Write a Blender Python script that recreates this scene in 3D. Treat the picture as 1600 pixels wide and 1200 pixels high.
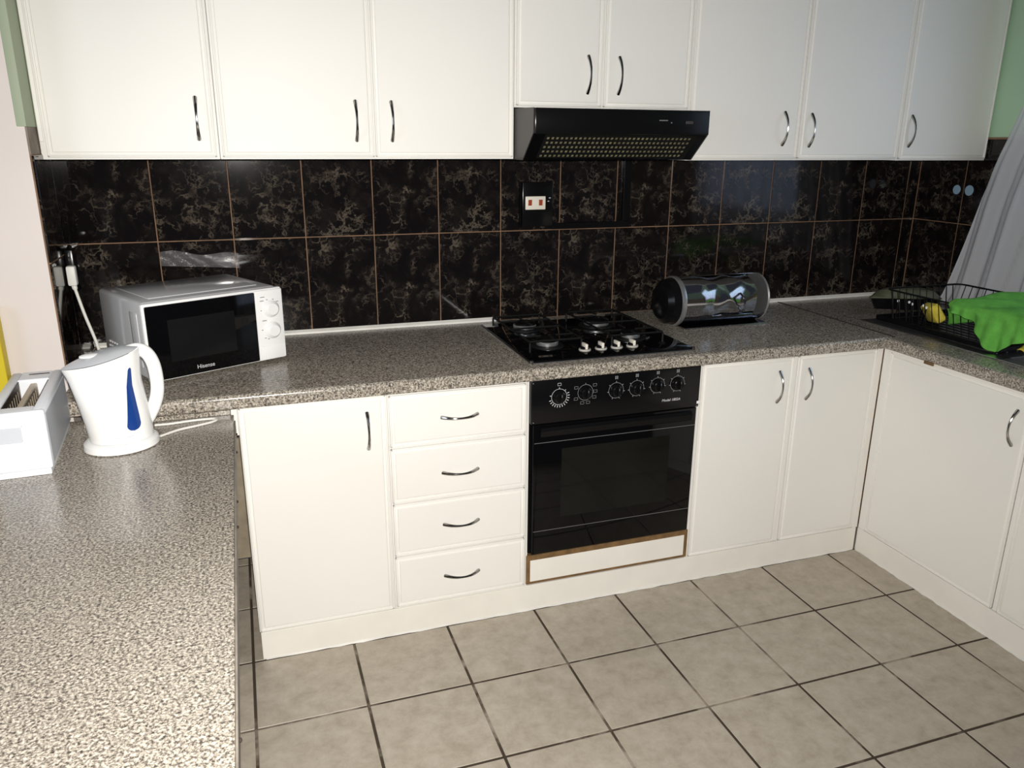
import bpy, bmesh, math, random
from mathutils import Vector, Matrix, Euler
random.seed(7)
for o in list(bpy.data.objects):
    bpy.data.objects.remove(o, do_unlink=True)
SC = bpy.context.scene
COL = SC.collection
R = math.radians
PI = math.pi

# ------------------------------------------------------------------ camera
CAM = Vector((0.85906, -2.84271, 1.52232))
cd = bpy.data.cameras.new('camera')
cd.sensor_fit = 'HORIZONTAL'
cd.sensor_width = 36.0
cd.lens = 1231.33 * 36.0 / 1600.0
cd.clip_start = 0.02
cam = bpy.data.objects.new('camera', cd)
cam.location = CAM
cam.rotation_euler = (1.270688, -0.006067, -0.326107)
COL.objects.link(cam)
SC.camera = cam

# ------------------------------------------------------------------ light
w = bpy.data.worlds.new('world')
SC.world = w
w.use_nodes = True
w.node_tree.nodes['Background'].inputs[0].default_value = (0.72, 0.80, 1.0, 1)
w.node_tree.nodes['Background'].inputs[1].default_value = 0.045

def lamp(name, kind, loc, energy, color, **kw):
    l = bpy.data.lights.new(name, kind)
    l.energy = energy
    l.color = color
    for k, v in kw.items():
        setattr(l, k, v)
    o = bpy.data.objects.new(name, l)
    o.location = loc
    COL.objects.link(o)
    return o

fl_ = lamp('phone_flash', 'SPOT', (0.87, -2.86, 1.56), 276, (1.0, 0.965, 0.908), shadow_soft_size=0.012, spot_size=R(124), spot_blend=1.0)
fl_.rotation_euler = (Vector((1.45, -0.3, 0.50)) - fl_.location).to_track_quat('-Z', 'Y').to_euler()
a = lamp('next_room_window_light', 'AREA', (-1.7, -2.5, 1.7), 14, (0.76, 0.86, 1.0), shape='RECTANGLE', size=0.9, size_y=1.2)
a.rotation_euler = (Vector((0.9, -0.4, 0.9)) - a.location).to_track_quat('-Z', 'Y').to_euler()
b_ = lamp('right_window_light', 'AREA', (3.715, -1.25, 1.65), 6.5, (0.62, 0.76, 1.0), shape='RECTANGLE', size=1.0, size_y=0.9)
b_.rotation_euler = (0, R(90), 0)
lamp('next_room_small_lamp', 'POINT', (-0.10, -2.99, 0.985), 1.2, (0.95, 0.97, 1.0), shadow_soft_size=0.022)

SC.view_settings.view_transform = 'Standard'
SC.view_settings.look = 'None'
SC.view_settings.exposure = 0.0
SC.view_settings.gamma = 1.0
SC.view_settings.use_curve_mapping = False

# ------------------------------------------------------------------ mesh helpers
def newbm():
    return bmesh.new()

def box(bm, x0, x1, y0, y1, z0, z1, bev=0.0, seg=1, M=None):
    x0, x1 = min(x0, x1), max(x0, x1)
    y0, y1 = min(y0, y1), max(y0, y1)
    z0, z1 = min(z0, z1), max(z0, z1)
    r = bmesh.ops.create_cube(bm, size=1.0)
    vs = r['verts']
    for v in vs:
        v.co = Vector(((x0 + x1) / 2 + v.co.x * (x1 - x0), (y0 + y1) / 2 + v.co.y * (y1 - y0), (z0 + z1) / 2 + v.co.z * (z1 - z0)))
    out = vs
    if bev > 0:
        es = list({e for v in vs for e in v.link_edges})
        rr = bmesh.ops.bevel(bm, geom=es, offset=bev, segments=seg, affect='EDGES', profile=0.5)
        out = list({v for f in rr['faces'] for v in f.verts} | {v for v in vs if v.is_valid})
    if M is not None:
        for v in out:
            v.co = M @ v.co
    return bm

def ring_surface(bm, rings, closed=True, cap0=False, cap1=False):
    n = len(rings[0])
    vv = [[bm.verts.new(p) for p in r] for r in rings]
    for i in range(len(vv) - 1):
        for j in range(n if closed else n - 1):
            k = (j + 1) % n
            bm.faces.new((vv[i][j], vv[i][k], vv[i + 1][k], vv[i + 1][j]))
    if cap0:
        bm.faces.new(vv[0][::-1])
    if cap1:
        bm.faces.new(vv[-1])
    return vv

def basis(d):
    d = Vector(d).normalized()
    a = Vector((0, 0, 1)) if abs(d.z) < 0.9 else Vector((1, 0, 0))
    u = d.cross(a).normalized()
    return u, d.cross(u).normalized()

def tube(bm, pts, rad, n=8, flat=None, caps=True):
    pts = [Vector(p) for p in pts]
    rings = []
    u = None
    for i, p in enumerate(pts):
        d = (pts[min(i + 1, len(pts) - 1)] - pts[max(i - 1, 0)]).normalized()
        if u is None:
            u, v = basis(d)
        else:
            u = (u - d * u.dot(d)).normalized()
        v = d.cross(u).normalized()
        r = rad[i] if isinstance(rad, (list, tuple)) else rad
        fl = flat if flat else 1.0
        rings.append([p + u * (r * math.cos(2 * PI * k / n)) + v * (r * fl * math.sin(2 * PI * k / n)) for k in range(n)])
    ring_surface(bm, rings, True, caps, caps)
    return bm

def lathe(bm, prof, c=(0, 0, 0), axis='z', n=28, sx=1.0, sy=1.0, cap0=True, cap1=True):
    rings = []
    c = Vector(c)
    for r, h in prof:
        ring = []
        for k in range(n):
            t = 2 * PI * k / n
            a, b = r * math.cos(t) * sx, r * math.sin(t) * sy
            if axis == 'z':
                p = Vector((a, b, h))
            elif axis == 'y':
                p = Vector((a, -h, b))      # h measured towards -y
            else:
                p = Vector((h, a, b))
            ring.append(c + p)
        rings.append(ring)
    ring_surface(bm, rings, True, cap0, cap1)
    return bm

def grid(bm, f, nu, nv):
    vv = [[bm.verts.new(f(i / nu, j / nv)) for j in range(nv + 1)] for i in range(nu + 1)]
    for i in range(nu):
        for j in range(nv):
            bm.faces.new((vv[i][j], vv[i + 1][j], vv[i + 1][j + 1], vv[i][j + 1]))
    return vv

def prism(bm, poly, x0, x1):
    """poly of (y,z) swept along x"""
    a = [bm.verts.new((x0, y, z)) for y, z in poly]
    b = [bm.verts.new((x1, y, z)) for y, z in poly]
    n = len(poly)
    for i in range(n):
        j = (i + 1) % n
        bm.faces.new((a[i], a[j], b[j], b[i]))
    bm.faces.new(a[::-1])
    bm.faces.new(b)
    return bm

def smooth_path(pts, k=6):
    pts = [Vector(p) for p in pts]
    out = []
    for i in range(len(pts) - 1):
        p0, p1, p2, p3 = pts[max(i - 1, 0)], pts[i], pts[i + 1], pts[min(i + 2, len(pts) - 1)]
        for j in range(k):
            t = j / k
            out.append(0.5 * ((2 * p1) + (p2 - p0) * t + (2 * p0 - 5 * p1 + 4 * p2 - p3) * t * t + (3 * p1 - p0 - 3 * p2 + p3) * t ** 3))
    out.append(pts[-1])
    return out

def to_mesh(name, bm, mat, ang=35):
    bmesh.ops.recalc_face_normals(bm, faces=bm.faces)
    me = bpy.data.meshes.new(name)
    bm.to_mesh(me)
    bm.free()
    for p in me.polygons:
        p.use_smooth = True
    me.set_sharp_from_angle(angle=R(ang))
    if mat:
        me.materials.append(mat)
    return me

def link(name, me, parent=None):
    o = bpy.data.objects.new(name, me)
    COL.objects.link(o)
    if parent:
        o.parent = parent
    return o

def wloc(o):
    p = Vector((0, 0, 0))
    while o:
        p += o.location
        o = o.parent
    return p

def part(name, bm, mat, parent, world=True, label=None, ang=35):
    """a mesh child; coordinates are world ones unless world=False (then the parent's own frame)"""
    if world:
        off = wloc(parent)
        for v in bm.verts:
            v.co -= off
    o = link(name, to_mesh(name, bm, mat, ang), parent)
    if label:
        o['label'] = label
    return o

def tag(o, label, cat, group=None):
    o['label'] = label
    o['category'] = cat
    if group:
        o['group'] = group
    return o

def thing(name, label, cat, loc, rz=0.0, group=None):
    o = bpy.data.objects.new(name, None)
    o.empty_display_size = 0.05
    COL.objects.link(o)
    o.location = loc
    o.rotation_euler = (0, 0, rz)
    return tag(o, label, cat, group)

def solid(name, bm, mat, label, cat, origin=(0, 0, 0), group=None, ang=35):
    origin = Vector(origin)
    for v in bm.verts:
        v.co -= origin
    o = link(name, to_mesh(name, bm, mat, ang))
    o.location = origin
    return tag(o, label, cat, group)

def struct(name, bm, mat, parent=None):
    o = link(name, to_mesh(name, bm, mat), parent)
    o['kind'] = 'structure'
    return o

# ------------------------------------------------------------------ material helpers
def mat_nodes(name):
    m = bpy.data.materials.new(name)
    m.use_nodes = True
    nt = m.node_tree
    return m, nt, nt.nodes['Principled BSDF']

def pmat(name, col, rough=0.5, metal=0.0, var=0.0, vscale=6.0, bump=0.0, bscale=60.0, spec=0.5, coat=0.0):
    m, nt, b = mat_nodes(name)
    b.inputs['Roughness'].default_value = rough
    b.inputs['Metallic'].default_value = metal
    b.inputs['Specular IOR Level'].default_value = spec
    b.inputs['Coat Weight'].default_value = coat
    tc = nt.nodes.new('ShaderNodeTexCoord')
    n = nt.nodes.new('ShaderNodeTexNoise')
    n.inputs['Scale'].default_value = vscale
    n.inputs['Detail'].default_value = 5
    nt.links.new(tc.outputs['Object'], n.inputs['Vector'])
    cr = nt.nodes.new('ShaderNodeValToRGB')
    cr.color_ramp.elements[0].position = 0.3
    cr.color_ramp.elements[1].position = 0.7
    cr.color_ramp.elements[0].color = tuple(c * (1 - var) for c in col[:3]) + (1,)
    cr.color_ramp.elements[1].color = tuple(min(1, c * (1 + var)) for c in col[:3]) + (1,)
    nt.links.new(n.outputs['Fac'], cr.inputs['Fac'])
    nt.links.new(cr.outputs['Color'], b.inputs['Base Color'])
    if bump:
        n2 = nt.nodes.new('ShaderNodeTexNoise')
        n2.inputs['Scale'].default_value = bscale
        n2.inputs['Detail'].default_value = 3
        nt.links.new(tc.outputs['Object'], n2.inputs['Vector'])
        bp = nt.nodes.new('ShaderNodeBump')
        bp.inputs['Strength'].default_value = bump
        bp.inputs['Distance'].default_value = 0.002
        nt.links.new(n2.outputs['Fac'], bp.inputs['Height'])
        nt.links.new(bp.outputs['Normal'], b.inputs['Normal'])
    return m

def ramp(nt, stops, interp='LINEAR'):
    r = nt.nodes.new('ShaderNodeValToRGB')
    r.color_ramp.interpolation = interp
    e = r.color_ramp.elements
    e[0].position, e[0].color = stops[0][0], tuple(stops[0][1]) + (1,)
    e[1].position, e[1].color = stops[-1][0], tuple(stops[-1][1]) + (1,)
    for p, c in stops[1:-1]:
        x = e.new(p)
        x.color = tuple(c) + (1,)
    return r

def math_node(nt, op, a, b=None):
    n = nt.nodes.new('ShaderNodeMath')
    n.operation = op
    for i, v in enumerate((a, b)):
        if v is None:
            continue
        if isinstance(v, (int, float)):
            n.inputs[i].default_value = v
        else:
            nt.links.new(v, n.inputs[i])
    return n.outputs[0]

def noise(nt, vec, scale, detail=4, rough=0.5, dist=0.0):
    n = nt.nodes.new('ShaderNodeTexNoise')
    n.inputs['Scale'].default_value = scale
    n.inputs['Detail'].default_value = detail
    n.inputs['Roughness'].default_value = rough
    n.inputs['Distortion'].default_value = dist
    nt.links.new(vec, n.inputs['Vector'])
    return n.outputs['Fac']

def marble_material():
    m, nt, b = mat_nodes('dark_marble_tile')
    tc = nt.nodes.new('ShaderNodeTexCoord')
    oi = nt.nodes.new('ShaderNodeObjectInfo')
    off = math_node(nt, 'MULTIPLY', math_node(nt, 'FLOOR', math_node(nt, 'MULTIPLY', oi.outputs['Random'], 2.99)), 3.7)
    va = nt.nodes.new('ShaderNodeVectorMath')
    va.operation = 'ADD'
    cmb = nt.nodes.new('ShaderNodeCombineXYZ')
    nt.links.new(off, cmb.inputs[1])
    nt.links.new(tc.outputs['Object'], va.inputs[0])
    nt.links.new(cmb.outputs[0], va.inputs[1])
    v = va.outputs[0]
    def crackle(scale, warp, wscale, w0):
        nz = nt.nodes.new('ShaderNodeTexNoise')
        nz.inputs['Scale'].default_value = wscale
        nz.inputs['Detail'].default_value = 6
        nz.inputs['Roughness'].default_value = 0.65
        nt.links.new(v, nz.inputs['Vector'])
        sb = nt.nodes.new('ShaderNodeVectorMath')
        sb.operation = 'SUBTRACT'
        sb.inputs[1].default_value = (0.5, 0.5, 0.5)
        nt.links.new(nz.outputs['Color'], sb.inputs[0])
        sc_ = nt.nodes.new('ShaderNodeVectorMath')
        sc_.operation = 'SCALE'
        sc_.inputs['Scale'].default_value = warp
        nt.links.new(sb.outputs[0], sc_.inputs[0])
        ad = nt.nodes.new('ShaderNodeVectorMath')
        nt.links.new(v, ad.inputs[0])
        nt.links.new(sc_.outputs[0], ad.inputs[1])
        vo = nt.nodes.new('ShaderNodeTexVoronoi')
        vo.feature = 'DISTANCE_TO_EDGE'
        vo.inputs['Scale'].default_value = scale
        nt.links.new(ad.outputs[0], vo.inputs['Vector'])
        rr = ramp(nt, [(0.0, (1, 1, 1)), (w0 * 0.35, (0.6, 0.6, 0.6)), (w0, (0, 0, 0))])
        nt.links.new(vo.outputs['Distance'], rr.inputs['Fac'])
        return rr
    vein = crackle(15.0, 0.16, 16.0, 0.075)
    mask = ramp(nt, [(0.50, (0, 0, 0)), (0.64, (1, 1, 1))])
    nt.links.new(noise(nt, v, 11.0, 3, 0.5, 0.4), mask.inputs['Fac'])
    vein3 = crackle(38.0, 0.06, 40.0, 0.10)
    mask3 = ramp(nt, [(0.52, (0, 0, 0)), (0.66, (0.6, 0.6, 0.6))])
    nt.links.new(noise(nt, v, 16.0, 3, 0.5, 0.4), mask3.inputs['Fac'])
    cloud = ramp(nt, [(0.45, (0, 0, 0)), (0.80, (1, 1, 1))])
    nt.links.new(noise(nt, v, 14.0, 6, 0.65, 0.6), cloud.inputs['Fac'])
    s = math_node(nt, 'ADD', math_node(nt, 'MULTIPLY', vein.outputs[0], mask.outputs[0]), math_node(nt, 'MULTIPLY', vein3.outputs[0], mask3.outputs[0]))
    s = math_node(nt, 'ADD', s, math_node(nt, 'MULTIPLY', cloud.outputs[0], 0.15))
    col = ramp(nt, [(0.0, (0.0055, 0.0045, 0.0045)), (0.3, (0.035, 0.027, 0.022)), (1.0, (0.105, 0.088, 0.066))])
    nt.links.new(s, col.inputs['Fac'])
    nt.links.new(col.outputs[0], b.inputs['Base Color'])
    b.inputs['Roughness'].default_value = 0.07
    b.inputs['Specular IOR Level'].default_value = 0.36
    return m

def granite_material(name, tint=(1, 1, 1), scale=1.0):
    m, nt, b = mat_nodes(name)
    tc = nt.nodes.new('ShaderNodeTexCoord')
    v = tc.outputs['Object']
    n1 = noise(nt, v, 210.0 * scale, 3, 0.6, 0.3)
    c1 = ramp(nt, [(0.30, (0.035, 0.03, 0.025)), (0.41, (0.12, 0.105, 0.088)), (0.50, (0.27, 0.240, 0.200)), (0.60, (0.42, 0.378, 0.318)), (0.70, (0.58, 0.53, 0.455))])
    nt.links.new(n1, c1.inputs['Fac'])
    n2 = noise(nt, v, 330.0 * scale, 2, 0.5, 0.0)
    c2 = ramp(nt, [(0.34, (0.25, 0.23, 0.22)), (0.44, (1, 1, 1))])
    nt.links.new(n2, c2.inputs['Fac'])
    mx = nt.nodes.new('ShaderNodeMix')
    mx.data_type = 'RGBA'
    mx.blend_type = 'MULTIPLY'
    mx.inputs[0].default_value = 0.9
    nt.links.new(c1.outputs[0], mx.inputs[6])
    nt.links.new(c2.outputs[0], mx.inputs[7])
    mt = nt.nodes.new('ShaderNodeMix')
    mt.data_type = 'RGBA'
    mt.blend_type = 'MULTIPLY'
    mt.inputs[0].default_value = 1.0
    nt.links.new(mx.outputs[2], mt.inputs[6])
    mt.inputs[7].default_value = tuple(1.16 * t for t in tint) + (1,)
    nt.links.new(mt.outputs[2], b.inputs['Base Color'])
    b.inputs['Roughness'].default_value = 0.22
    return m

def floor_tile_material():
    m, nt, b = mat_nodes('grey_floor_tile')
    tc = nt.nodes.new('ShaderNodeTexCoord')
    oi = nt.nodes.new('ShaderNodeObjectInfo')
    va = nt.nodes.new('ShaderNodeVectorMath')
    va.operation = 'ADD'
    cmb = nt.nodes.new('ShaderNodeCombineXYZ')
    nt.links.new(math_node(nt, 'MULTIPLY', oi.outputs['Random'], 40.0), cmb.inputs[0])
    nt.links.new(tc.outputs['Object'], va.inputs[0])
    nt.links.new(cmb.outputs[0], va.inputs[1])
    v = va.outputs[0]
    n1 = noise(nt, v, 17.0, 8, 0.72, 0.2)
    c = ramp(nt, [(0.30, (0.325, 0.278, 0.215)), (0.48, (0.405, 0.355, 0.287)), (0.68, (0.485, 0.432, 0.36))])
    nt.links.new(n1, c.inputs['Fac'])
    nt.links.new(c.outputs[0], b.inputs['Base Color'])
    b.inputs['Roughness'].default_value = 0.42
    bp = nt.nodes.new('ShaderNodeBump')
    bp.inputs['Strength'].default_value = 0.12
    bp.inputs['Distance'].default_value = 0.002
    nt.links.new(noise(nt, v, 70.0, 4), bp.inputs['Height'])
    nt.links.new(bp.outputs['Normal'], b.inputs['Normal'])
    return m

def floor_grout_material():
    m, nt, b = mat_nodes('brown_floor_grout')
    tc = nt.nodes.new('ShaderNodeTexCoord')
    c = ramp(nt, [(0.36, (0.30, 0.26, 0.21)), (0.47, (0.055, 0.038, 0.024)), (0.75, (0.03, 0.02, 0.012))])
    nt.links.new(noise(nt, tc.outputs['Object'], 4.5, 5, 0.6), c.inputs['Fac'])
    nt.links.new(c.outputs[0], b.inputs['Base Color'])
    b.inputs['Roughness'].default_value = 0.9
    return m

def curtain_material():
    m, nt, b = mat_nodes('sheer_white_curtain')
    out = nt.nodes['Material Output']
    nt.nodes.remove(b)
    d = nt.nodes.new('ShaderNodeBsdfDiffuse')
    d.inputs[0].default_value = (0.95, 0.96, 1.0, 1)
    t = nt.nodes.new('ShaderNodeBsdfTranslucent')
    t.inputs[0].default_value = (0.74, 0.78, 0.86, 1)
    tr = nt.nodes.new('ShaderNodeBsdfTransparent')
    m1 = nt.nodes.new('ShaderNodeMixShader')
    m1.inputs[0].default_value = 0.45
    nt.links.new(d.outputs[0], m1.inputs[1])
    nt.links.new(t.outputs[0], m1.inputs[2])
    tc = nt.nodes.new('ShaderNodeTexCoord')
    wv = nt.nodes.new('ShaderNodeTexWave')
    wv.inputs['Scale'].default_value = 160
    nt.links.new(tc.outputs['Object'], wv.inputs['Vector'])
    f = math_node(nt, 'ADD', math_node(nt, 'MULTIPLY', wv.outputs['Fac'], 0.06), 0.13)
    m2 = nt.nodes.new('ShaderNodeMixShader')
    nt.links.new(f, m2.inputs[0])
    nt.links.new(m1.outputs[0], m2.inputs[1])
    nt.links.new(tr.outputs[0], m2.inputs[2])
    nt.links.new(m2.outputs[0], out.inputs['Surface'])
    return m

def tape_material():
    m, nt, b = mat_nodes('clear_packing_tape')
    out = nt.nodes['Material Output']
    b.inputs['Base Color'].default_value = (0.35, 0.33, 0.34, 1)
    b.inputs['Roughness'].default_value = 0.18
    tc = nt.nodes.new('ShaderNodeTexCoord')
    bp = nt.nodes.new('ShaderNodeBump')
    bp.inputs['Strength'].default_value = 0.9
    bp.inputs['Distance'].default_value = 0.004
    nt.links.new(noise(nt, tc.outputs['Object'], 45.0, 4, 0.6, 0.5), bp.inputs['Height'])
    nt.links.new(bp.outputs['Normal'], b.inputs['Normal'])
    tr = nt.nodes.new('ShaderNodeBsdfTransparent')
    mx = nt.nodes.new('ShaderNodeMixShader')
    mx.inputs[0].default_value = 0.76
    nt.links.new(b.outputs[0], mx.inputs[1])
    nt.links.new(tr.outputs[0], mx.inputs[2])
    nt.links.new(mx.outputs[0], out.inputs['Surface'])
    return m

def smoked_glass(name, alpha):
    m, nt, b = mat_nodes(name)
    out = nt.nodes['Material Output']
    b.inputs['Base Color'].default_value = (0.006, 0.006, 0.007, 1)
    b.inputs['Roughness'].default_value = 0.05
    tr = nt.nodes.new('ShaderNodeBsdfTransparent')
    tr.inputs[0].default_value = (0.5, 0.5, 0.52, 1)
    mx = nt.nodes.new('ShaderNodeMixShader')
    mx.inputs[0].default_value = alpha
    nt.links.new(b.outputs[0], mx.inputs[1])
    nt.links.new(tr.outputs[0], mx.inputs[2])
    nt.links.new(mx.outputs[0], out.inputs['Surface'])
    return m

M = {}
M['cab'] = pmat('cream_white_cabinet', (0.83, 0.812, 0.768), 0.50, var=0.012, vscale=3, bump=0.03, bscale=180)
M['cab_in'] = pmat('cabinet_carcass_white', (0.76, 0.745, 0.705), 0.5, var=0.03)
M['plinth'] = pmat('painted_plinth_white', (0.83, 0.80, 0.74), 0.45, var=0.03, vscale=9)
M['chrome'] = pmat('chrome_handle', (0.40, 0.39, 0.375), 0.14, metal=1.0, var=0.02)
M['polished'] = pmat('polished_steel', (0.50, 0.50, 0.53), 0.09, metal=1.0, var=0.02)
M['steel'] = pmat('brushed_steel', (0.55, 0.55, 0.56), 0.28, metal=1.0, var=0.03)
M['alu'] = pmat('satin_aluminium', (0.60, 0.60, 0.61), 0.33, metal=0.88, var=0.03)
M['knob'] = pmat('silver_grey_knob', (0.46, 0.44, 0.40), 0.35, var=0.03)
M['black'] = pmat('black_enamel', (0.0035, 0.0035, 0.004), 0.18, var=0.05, spec=0.3)
M['blackglass'] = pmat('black_glass', (0.0022, 0.0022, 0.0026), 0.05, var=0.05, spec=0.28)
M['ovenglass'] = pmat('dark_oven_window', (0.0055, 0.0060, 0.0050), 0.06, var=0.35, vscale=5, spec=0.3)
M['blackmatt'] = pmat('black_matt_iron', (0.004, 0.004, 0.004), 0.6, var=0.1, spec=0.25)
M['blackplastic'] = pmat('black_plastic', (0.0045, 0.0045, 0.005), 0.2, var=0.1, spec=0.25)
M['hoodside'] = pmat('hood_charcoal_paint', (0.045, 0.040, 0.040), 0.45, var=0.08)
M['filter'] = pmat('grease_filter_mesh', (0.16, 0.15, 0.085), 0.6, var=0.4, vscale=24)
M['white'] = pmat('white_plastic', (0.84, 0.84, 0.83), 0.28, var=0.01)
M['whitelid'] = pmat('grey_white_lid', (0.55, 0.57, 0.60), 0.2, var=0.02)
M['toaster'] = pmat('white_toaster_plastic', (0.80, 0.82, 0.86), 0.35, var=0.015)
M['toastermetal'] = pmat('toaster_side_grey', (0.52, 0.54, 0.58), 0.35, var=0.05)
M['slotdark'] = pmat('toaster_slot_dark', (0.05, 0.035, 0.025), 0.5, metal=0.4, var=0.4, vscale=40)
M['slotbar'] = pmat('toaster_slot_divider', (0.42, 0.36, 0.28), 0.4, metal=0.6, var=0.1)
M['blue'] = pmat('blue_water_gauge', (0.010, 0.045, 0.21), 0.12, var=0.05)
M['mwshell'] = pmat('microwave_grey_white_shell', (0.62, 0.62, 0.63), 0.14, var=0.03, metal=0.1)
M['print'] = pmat('grey_print', (0.22, 0.22, 0.23), 0.5)
M['whiteprint'] = pmat('white_print', (0.55, 0.55, 0.56), 0.5)
M['dimprint'] = pmat('dim_print', (0.16, 0.16, 0.165), 0.5)
M['wood'] = pmat('bare_brown_chipboard', (0.17, 0.095, 0.035), 0.7, var=0.35, vscale=30)
M['rawedge'] = pmat('worn_counter_edge', (0.20, 0.175, 0.145), 0.6, var=0.3, vscale=18)
M['stain'] = pmat('brown_stain', (0.022, 0.012, 0.008), 0.85, var=0.3, vscale=50)
M['granite'] = granite_material('speckled_granite_laminate')
M['marble'] = marble_material()
M['tilegrout'] = pmat('brown_tile_grout', (0.20, 0.115, 0.065), 0.8, var=0.3, vscale=12)
M['floortile'] = floor_tile_material()
M['floorgrout'] = floor_grout_material()
M['pink'] = pmat('pinkish_white_plaster', (0.69, 0.625, 0.590), 0.75, var=0.04, vscale=2.5, bump=0.06, bscale=25)
M['green'] = pmat('pale_green_paint', (0.33, 0.385, 0.27), 0.6, var=0.04, vscale=4)
M['greenright'] = pmat('mint_green_paint', (0.44, 0.64, 0.44), 0.6, var=0.04, vscale=4)
M['rawplaster'] = pmat('bare_grey_plaster', (0.24, 0.20, 0.165), 0.85, var=0.4, vscale=14, bump=0.3, bscale=40)
M['beige'] = pmat('beige_lower_wall', (0.42, 0.35, 0.25), 0.8, var=0.35, vscale=7)
M['sealant'] = pmat('white_sealing_strip', (0.74, 0.72, 0.67), 0.5, var=0.08, vscale=14)
M['curtain'] = curtain_material()
M['tape'] = tape_material()
M['cloth'] = pmat('bright_green_microfibre', (0.14, 0.44, 0.075), 0.95, var=0.18, vscale=30, bump=0.6, bscale=260, spec=0.1)
M['sponge'] = pmat('yellow_sponge', (0.62, 0.50, 0.06), 0.9, var=0.2, vscale=60, bump=0.5, bscale=160)
M['yellowbox'] = pmat('yellow_card', (0.62, 0.48, 0.012), 0.55, var=0.06, vscale=8)
M['olive'] = pmat('olive_plastic_lid', (0.115, 0.12, 0.075), 0.4, var=0.35, vscale=22)
M['cord'] = pmat('white_cord', (0.72, 0.71, 0.66), 0.5, var=0.04)
M['socketwhite'] = pmat('ivory_switch_plate', (0.78, 0.73, 0.63), 0.4, var=0.02)
M['red'] = pmat('red_rocker', (0.33, 0.055, 0.02), 0.35, var=0.1)
M['paleblue'] = pmat('pale_blue_disc', (0.27, 0.40, 0.52), 0.4, var=0.05)
M['mwin'] = pmat('microwave_window_grey', (0.0075, 0.0075, 0.008), 0.12, var=0.25, vscale=5, spec=0.3)

# ------------------------------------------------------------------ key dimensions (metres)
XL, XR = 0.360, 3.730          # inner faces of the left stub wall and the right wall
ZC = 0.858                     # worktop height
ZL = 0.805                     # lower left worktop
YE = -0.686                    # worktop front edge
YF = -0.6424                   # carcass front
DT = 0.020                     # door thickness -> door face at y = -0.6624
XF = 3.040                     # right-run carcass front, door face at 3.020
TP = 0.236                     # wall tile pitch
ZR = 1.1968                    # joint between the two tile rows

# ------------------------------------------------------------------ floor
FP, FX, FY = 0.30279, 1.07938, 0.96346
bm = newbm()
box(bm, -0.4, XR, -3.0, 0.0, -0.06, -0.0018)
floor = struct('floor', bm, M['floorgrout'])
bm = newbm()
g = 0.0040
box(bm, -FP / 2 + g, FP / 2 - g, -FP / 2 + g, FP / 2 - g, -0.008, 0.0, 0.0012)
ft = to_mesh('floor_tile', bm, M['floortile'])
for i in range(-3, 8):
    for j in range(-4, 7):
        cx, cy = FX + FP * (i + 0.5), -(FY + FP * (j + 0.5))
        if cy + FP / 2 > 0.03 or cx + FP / 2 > 3.53 and cy > -0.6:
            continue
        if cx > 3.35:
            continue
        o = link('floor_tile', ft, floor)
        o.location = (cx, cy, 0)

bm = newbm()
dp = -(FY - 3 * FP)                      # cut tiles against the back wall
box(bm, -FP / 2 + g, FP / 2 - g, dp + g, -0.002, -0.008, 0.0, 0.0012)
fc = to_mesh('floor_tile', bm, M['floortile'])
for i in range(-3, 1):
    o = link('floor_tile', fc, floor)
    o.location = (FX + FP * (i + 0.5), 0, 0)

# ------------------------------------------------------------------ walls
def tile_mesh(wd, ht):
    bm = newbm()
    gg = 0.0017
    box(bm, -wd / 2 + gg, wd / 2 - gg, -0.006, 0.0, -ht / 2 + gg, ht / 2 - gg, 0.0012)
    return to_mesh('wall_tile', bm, M['marble'])

TH = 0.342
TM = {}
def wall_tile(parent, a0, a1, z0, z1, wall):
    k = (round(a1 - a0, 4), round(z1 - z0, 4))
    if k not in TM:
        TM[k] = tile_mesh(*k)
    o = link('wall_tile', TM[k], parent)
    c, z = (a0 + a1) / 2, (z0 + z1) / 2
    if wall == 'back':
        o.location = (c, 0, z)
    elif wall == 'right':
        o.location = (XR, c, z)
        o.rotation_euler = (0, 0, -PI / 2)
    else:
        o.location = (XL, c, z)
        o.rotation_euler = (0, 0, PI / 2)
    return o

bm = newbm()
box(bm, XL - 0.2, XR + 0.2, 0.004, 0.15, 0.0, 2.5)
wall_back = struct('wall_back', bm, M['beige'])
bm = newbm()
box(bm, XL, XR, -0.0046, 0.004, 0.857, 1.545)
part('grout_bed', bm, M['tilegrout'], wall_back)
rows = ((ZR - TH + 0.002, ZR), (ZR, ZR + TH))
for k in range(14):
    for z0, z1 in rows:
        wall_tile(wall_back, XL + TP * k, XL + TP * (k + 1), z0, z1, 'back')
for z0, z1 in rows:
    wall_tile(wall_back, XL + TP * 14, XR - 0.006, z0, z1, 'back')
# tile fronts sit at y=-0.006..0: everything fixed on them starts at -0.006

bm = newbm()
box(bm, XR + 0.004, XR + 0.16, -3.0, 0.15, 0.0, 1.545)
wall_right = struct('wall_right', bm, M['beige'])
bm = newbm()
box(bm, XR, XR + 0.16, -3.0, 0.15, 1.545, 2.5)
part('painted_wall', bm, M['greenright'], wall_right, label='mint green painted wall above the tiles')
bm = newbm()
box(bm, XR - 0.0046, XR + 0.004, -2.0, 0.0, 0.857, 1.545)
part('grout_bed', bm, M['tilegrout'], wall_right)
ys = [-0.006, -0.247] + [-0.247 - TP * k for k in range(1, 5)]
for k in range(len(ys) - 1):
    for z0, z1 in rows:
        wall_tile(wall_right, ys[k + 1], ys[k], z0, z1, 'right')

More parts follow.
